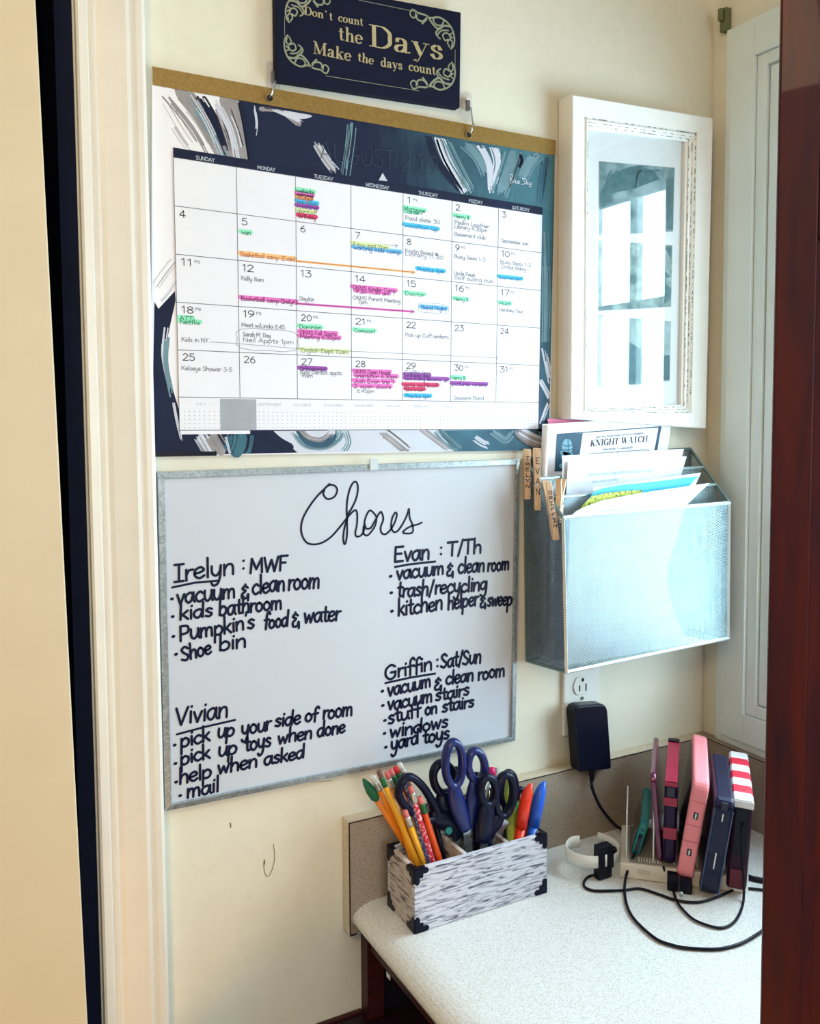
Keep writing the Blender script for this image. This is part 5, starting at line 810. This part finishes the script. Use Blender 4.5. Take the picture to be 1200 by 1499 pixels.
patch(T_, 'bracket', o, e1, e2, en, L1*.955, L1*1.0, .0172, magr, .001); patch(T_, 'camera_recess', o, e1, e2, en, L1*.83, L1*.95, .010, scr, .0012)
m = MB(); tp = o+e1*L1; m.hexa([tp+e2*a_+en*b_+e1*c_ for c_ in (-.001, .0013) for a_, b_ in ((.002, -.0082), (L2*.93, -.0082), (L2*.93, .0082), (.002, .0082))]); obj('top_cover', m, magr, T_, 'magenta top edge', bevel=.001)
m = MB(); c = tp+e2*(L2*.93); m.hexa([c+e2*a_+en*b_+e1*c_ for c_ in (-.002, .003) for a_, b_ in ((0, -.008), (L2*.07, -.008), (L2*.07, .008), (0, .008))]); obj('corner_notch', m, black, T_)
T_, o, e1, e2, en, L1, L2 = device('tablet', 'tallest tablet in a chunky light pink foam case', (1001, 1290), (1027, 1146), (1024.5, 1065), .021, ZC+.014, pinkc, scr, .010, .014, maxL=.19)
for za, zb3 in ((.26, .33), (.63, .70)):
    patch(T_, 'port_opening', o, e1, e2, en, L1*za, L1*zb3, .0062, scr, .0004); patch(T_, 'port_rim', o, e1, e2, en, L1*za+.001, L1*zb3-.001, .0022, fs, .0008)
for za in (.40, .56, .80): patch(T_, 'case_groove', o, e1, e2, en, L1*za, L1*za+.0012, .018, M('pink groove', (190, 92, 104), .6), .0003)
T_, o, e1, e2, en, L1, L2 = device('tablet', 'large tablet in a dark navy case right of the pink one', (1037, 1311), (1062, 1172), (1053, 1100), .024, ZC+.004, navyc, scr, .009, .012, maxL=.18)
patch(T_, 'slot', o, e1, e2, en, L1*.78, L1*.86, .0016, white, .0006, 'white slot'); patch(T_, 'slot', o, e1, e2, en, L1*.28, L1*.45, .0016, white, .0006, 'white slot'); patch(T_, 'port_opening', o, e1, e2, en, L1*.90, L1*.975, .008, scr, .0006)
m = MB(); tp = o+e1*L1+e2*L2*.55; m.tube([tp-e1*.002, tp+e1*.0006], .0042, 12); obj('camera_hole', m, scr, T_)
m = MB(); 
for s_ in (-1, 1): m.tube([o+e1*.004+en*.0112*s_-e2*.0004, o+e1*L1*.9+en*.0112*s_-e2*.0004], .0008, 6)
obj('trim_line', m, M('worn silver trim', (80, 92, 130), .4, .4), T_)
T_, o, e1, e2, en, L1, L2 = device('tablet', 'tablet in a case with red and white striped top, rightmost', (1077, 1306), (1088, 1172), (1080, 1094), .0245, ZC+.006, maro, scr, .008, .012, maxL=.17)
strw = M('white stripe', (236, 236, 240), .5, bump=0); strr = M('red stripe', (222, 22, 60), .5, bump=0); NS = 7
for k in range(NS):
    f0, f1 = k/NS, (k+1)/NS; m = MB(); pts = []
    prof3 = [(-.0128, -.010), (-.0130, -.002), (-.0105, .0012), (.0105, .0012), (.0130, -.002), (.0128, -.010)]
    m.prism([o+e1*(L1+c_)+e2*(L2*f0-.0012)+en*b_ for b_, c_ in prof3], e2*(L2*(f1-f0)), False); obj('stripe', m, strw if k % 2 == 0 else strr, T_, 'white stripe' if k % 2 == 0 else 'red stripe')
patch(T_, 'front_cap', o, e1, e2, en, L1*.93, L1*1.0, .026, strw, .003, 'white wrapped front lip'); patch(T_, 'port_recess', o, e1, e2, en, L1*.42, L1*.92, .017, black, .0028)
patch(T_, 'red_pocket', o, e1, e2, en, L1*.05, L1*.25, .018, M('deep red pocket', (96, 12, 40), .6), .0015)
# ------------------------------------------------------------ cables and plugs
Zc = lambda *q: [ZP(px, py, zc3) for px, py in q]
cable('black cable curling from the watch charger across the counter', [ZP(876, 1279, ZC+.006)]+Zc((862, 1283), (855, 1290), (855.5, 1298), (868, 1303.5), (890, 1304), (913, 1303), (937, 1301), (964, 1309), (991, 1318), (1023, 1320.5), (1052, 1312), (1066, 1306), (1085, 1300), (1120, 1303)), .0017)
cable('long black cable looping from the teal phone in front of everything', [ZP(929, 1249, ZC+.028), ZP(922, 1264, ZC+.018)]+[ZP(916, 1284, zc3+.003)]+Zc((914, 1301), (916, 1320), (923, 1338), (937, 1355), (961, 1375), (985, 1384), (1007, 1388), (1047, 1389.5), (1076, 1384), (1098, 1374), (1125, 1356)), .0019)
pB = PP(1087, 1215, ZP(1087, 1300, ZC), Vector((-.7, -.7, 0)))
cable('black cable looping on the counter up to the striped tablet', [ZP(971, 1269, zbh+.003), ZP(975, 1284, ZC+.006)]+Zc((980, 1293), (985, 1304), (990, 1318), (999, 1331), (1017, 1347), (1044, 1357), (1060, 1357.5), (1074, 1350), (1083, 1336), (1088, 1318))+[PP(1088.5, 1290, ZP(1088, 1318, ZC), Vector((-.7, -.7, 0))), PP(1087, 1262, ZP(1088, 1318, ZC), Vector((-.7, -.7, 0))), PP(1086, 1236, ZP(1088, 1318, ZC), Vector((-.7, -.7, 0))), PP(1087, 1208, ZP(1088, 1318, ZC), Vector((-.7, -.7, 0)))], .0017)
nn = Vector((-.7, -.7, 0)); q0 = ZP(1093, 1306, ZC)
cable('thin white cable hanging down the front of the striped tablet', [PP(1090, 1240, q0, nn), PP(1091, 1258, q0, nn), PP(1093, 1280, q0, nn), PP(1093, 1296, q0, nn), ZP(1092, 1306, zc3)], .0018, white)
cable('thick black lead entering from the right behind the cupboard door', Zc((1094, 1284), (1104, 1287), (1130, 1292)), .0042)
pl_c = ZP(995, 1292, ZC); plg = thing('usb_plugs', 'black cluster of charging plugs at the foot of the pink tablet', 'plug', pl_c)
for k, (px, py, w_, h_) in enumerate(((984, 1298, .014, .022), (1003, 1302, .016, .018))):
    c = ZP(px, py, ZC+.0006); m = MB(); m.hexa([c+AX*a_-DP*b_+V3(0, 0, z_) for z_ in (0, h_) for a_, b_ in ((-w_/2, .012), (w_/2, .012), (w_/2, 0), (-w_/2, 0))]); obj('plug', m, black, plg, bevel=.0015)
c = ZP(996, 1299, ZC+.008)-DP*.012; m = MB(); m.tube([c, c-DP*.006], .0028, 10); obj('metal_tip', m, steel, plg)
# ------------------------------------------------------------ watch band on its charger clip
zs = ZC+.018; bc = ZP(866, 1262, zs); wbn = thing('watch_band', 'white fitness watch band looped open and held by a black charging clip', 'watch', bc)
up_ = V3(0, 0, 1); path = [ZP(px, py, zs+.0) for px, py in ((848, 1240), (836, 1242), (829, 1249), (829, 1257), (838, 1264), (852, 1269), (870, 1271), (888, 1268))]; path = [Vector(p) for p in cr([tuple(p) for p in path], 6)]
m = MB(); hb = .0165; tb = .0016
def strap(mb, path, h0=None):
    k = len(path); vs = []
    for i, p in enumerate(path):
        t_ = (path[min(i+1, k-1)]-path[max(i-1, 0)]).normalized(); s_ = t_.cross(up_).normalized()*tb/2; h_ = hb if h0 is None else h0[0]+(h0[1]-h0[0])*i/(k-1)
        vs += [p-s_, p+s_, p+s_+up_*h_, p-s_+up_*h_]
    fs_ = []
    for i in range(k-1):
        for j in range(4): fs_.append((4*i+j, 4*i+(j+1) % 4, 4*i+4+(j+1) % 4, 4*i+4+j))
    mb.add(vs, fs_+[(3, 2, 1, 0), (4*k-4, 4*k-3, 4*k-2, 4*k-1)], True)
strap(m, path); bm_ = M('white rubber band', (240, 240, 232), .45, amt=.05, bump=0); obj('band', m, bm_, wbn)
path2 = [ZP(px, py, zs+.001) for px, py in ((898, 1262), (905, 1256), (905, 1248), (898, 1240), (888, 1234), (875, 1229))]; path2 = [Vector(p) for p in cr([tuple(p) for p in path2], 6)]
m = MB(); strap(m, path2, (.0145, .011)); obj('band_end', m, bm_, wbn)
c = ZP(882, 1284, ZC+.0006); ck = thing('charging_clip', 'black charging clip standing on the counter and gripping the white band', 'charger', c)
m = MB(); m.hexa([c+V3(x_*.0115+ls*.0, y_*.006+.0, 0)+up_*z_ for z_, ls in ((0, 0), (.046, 0)) for x_, y_ in ((-1, -1), (1, -1), (1, 1), (-1, 1))]); obj('clip_body', m, black, ck, bevel=.0015)
m = MB(); m.hexa([c+V3(x_, y_, z_) for z_ in (.012, .034) for x_, y_ in ((.0115, -.004), (.0155, -.004), (.0155, .005), (.0115, .005))]); m.tube([c+V3(.014, -.002, .034), c+V3(.0195, -.002, .036)], .0045, 10); obj('clip_lever', m, black, ck)
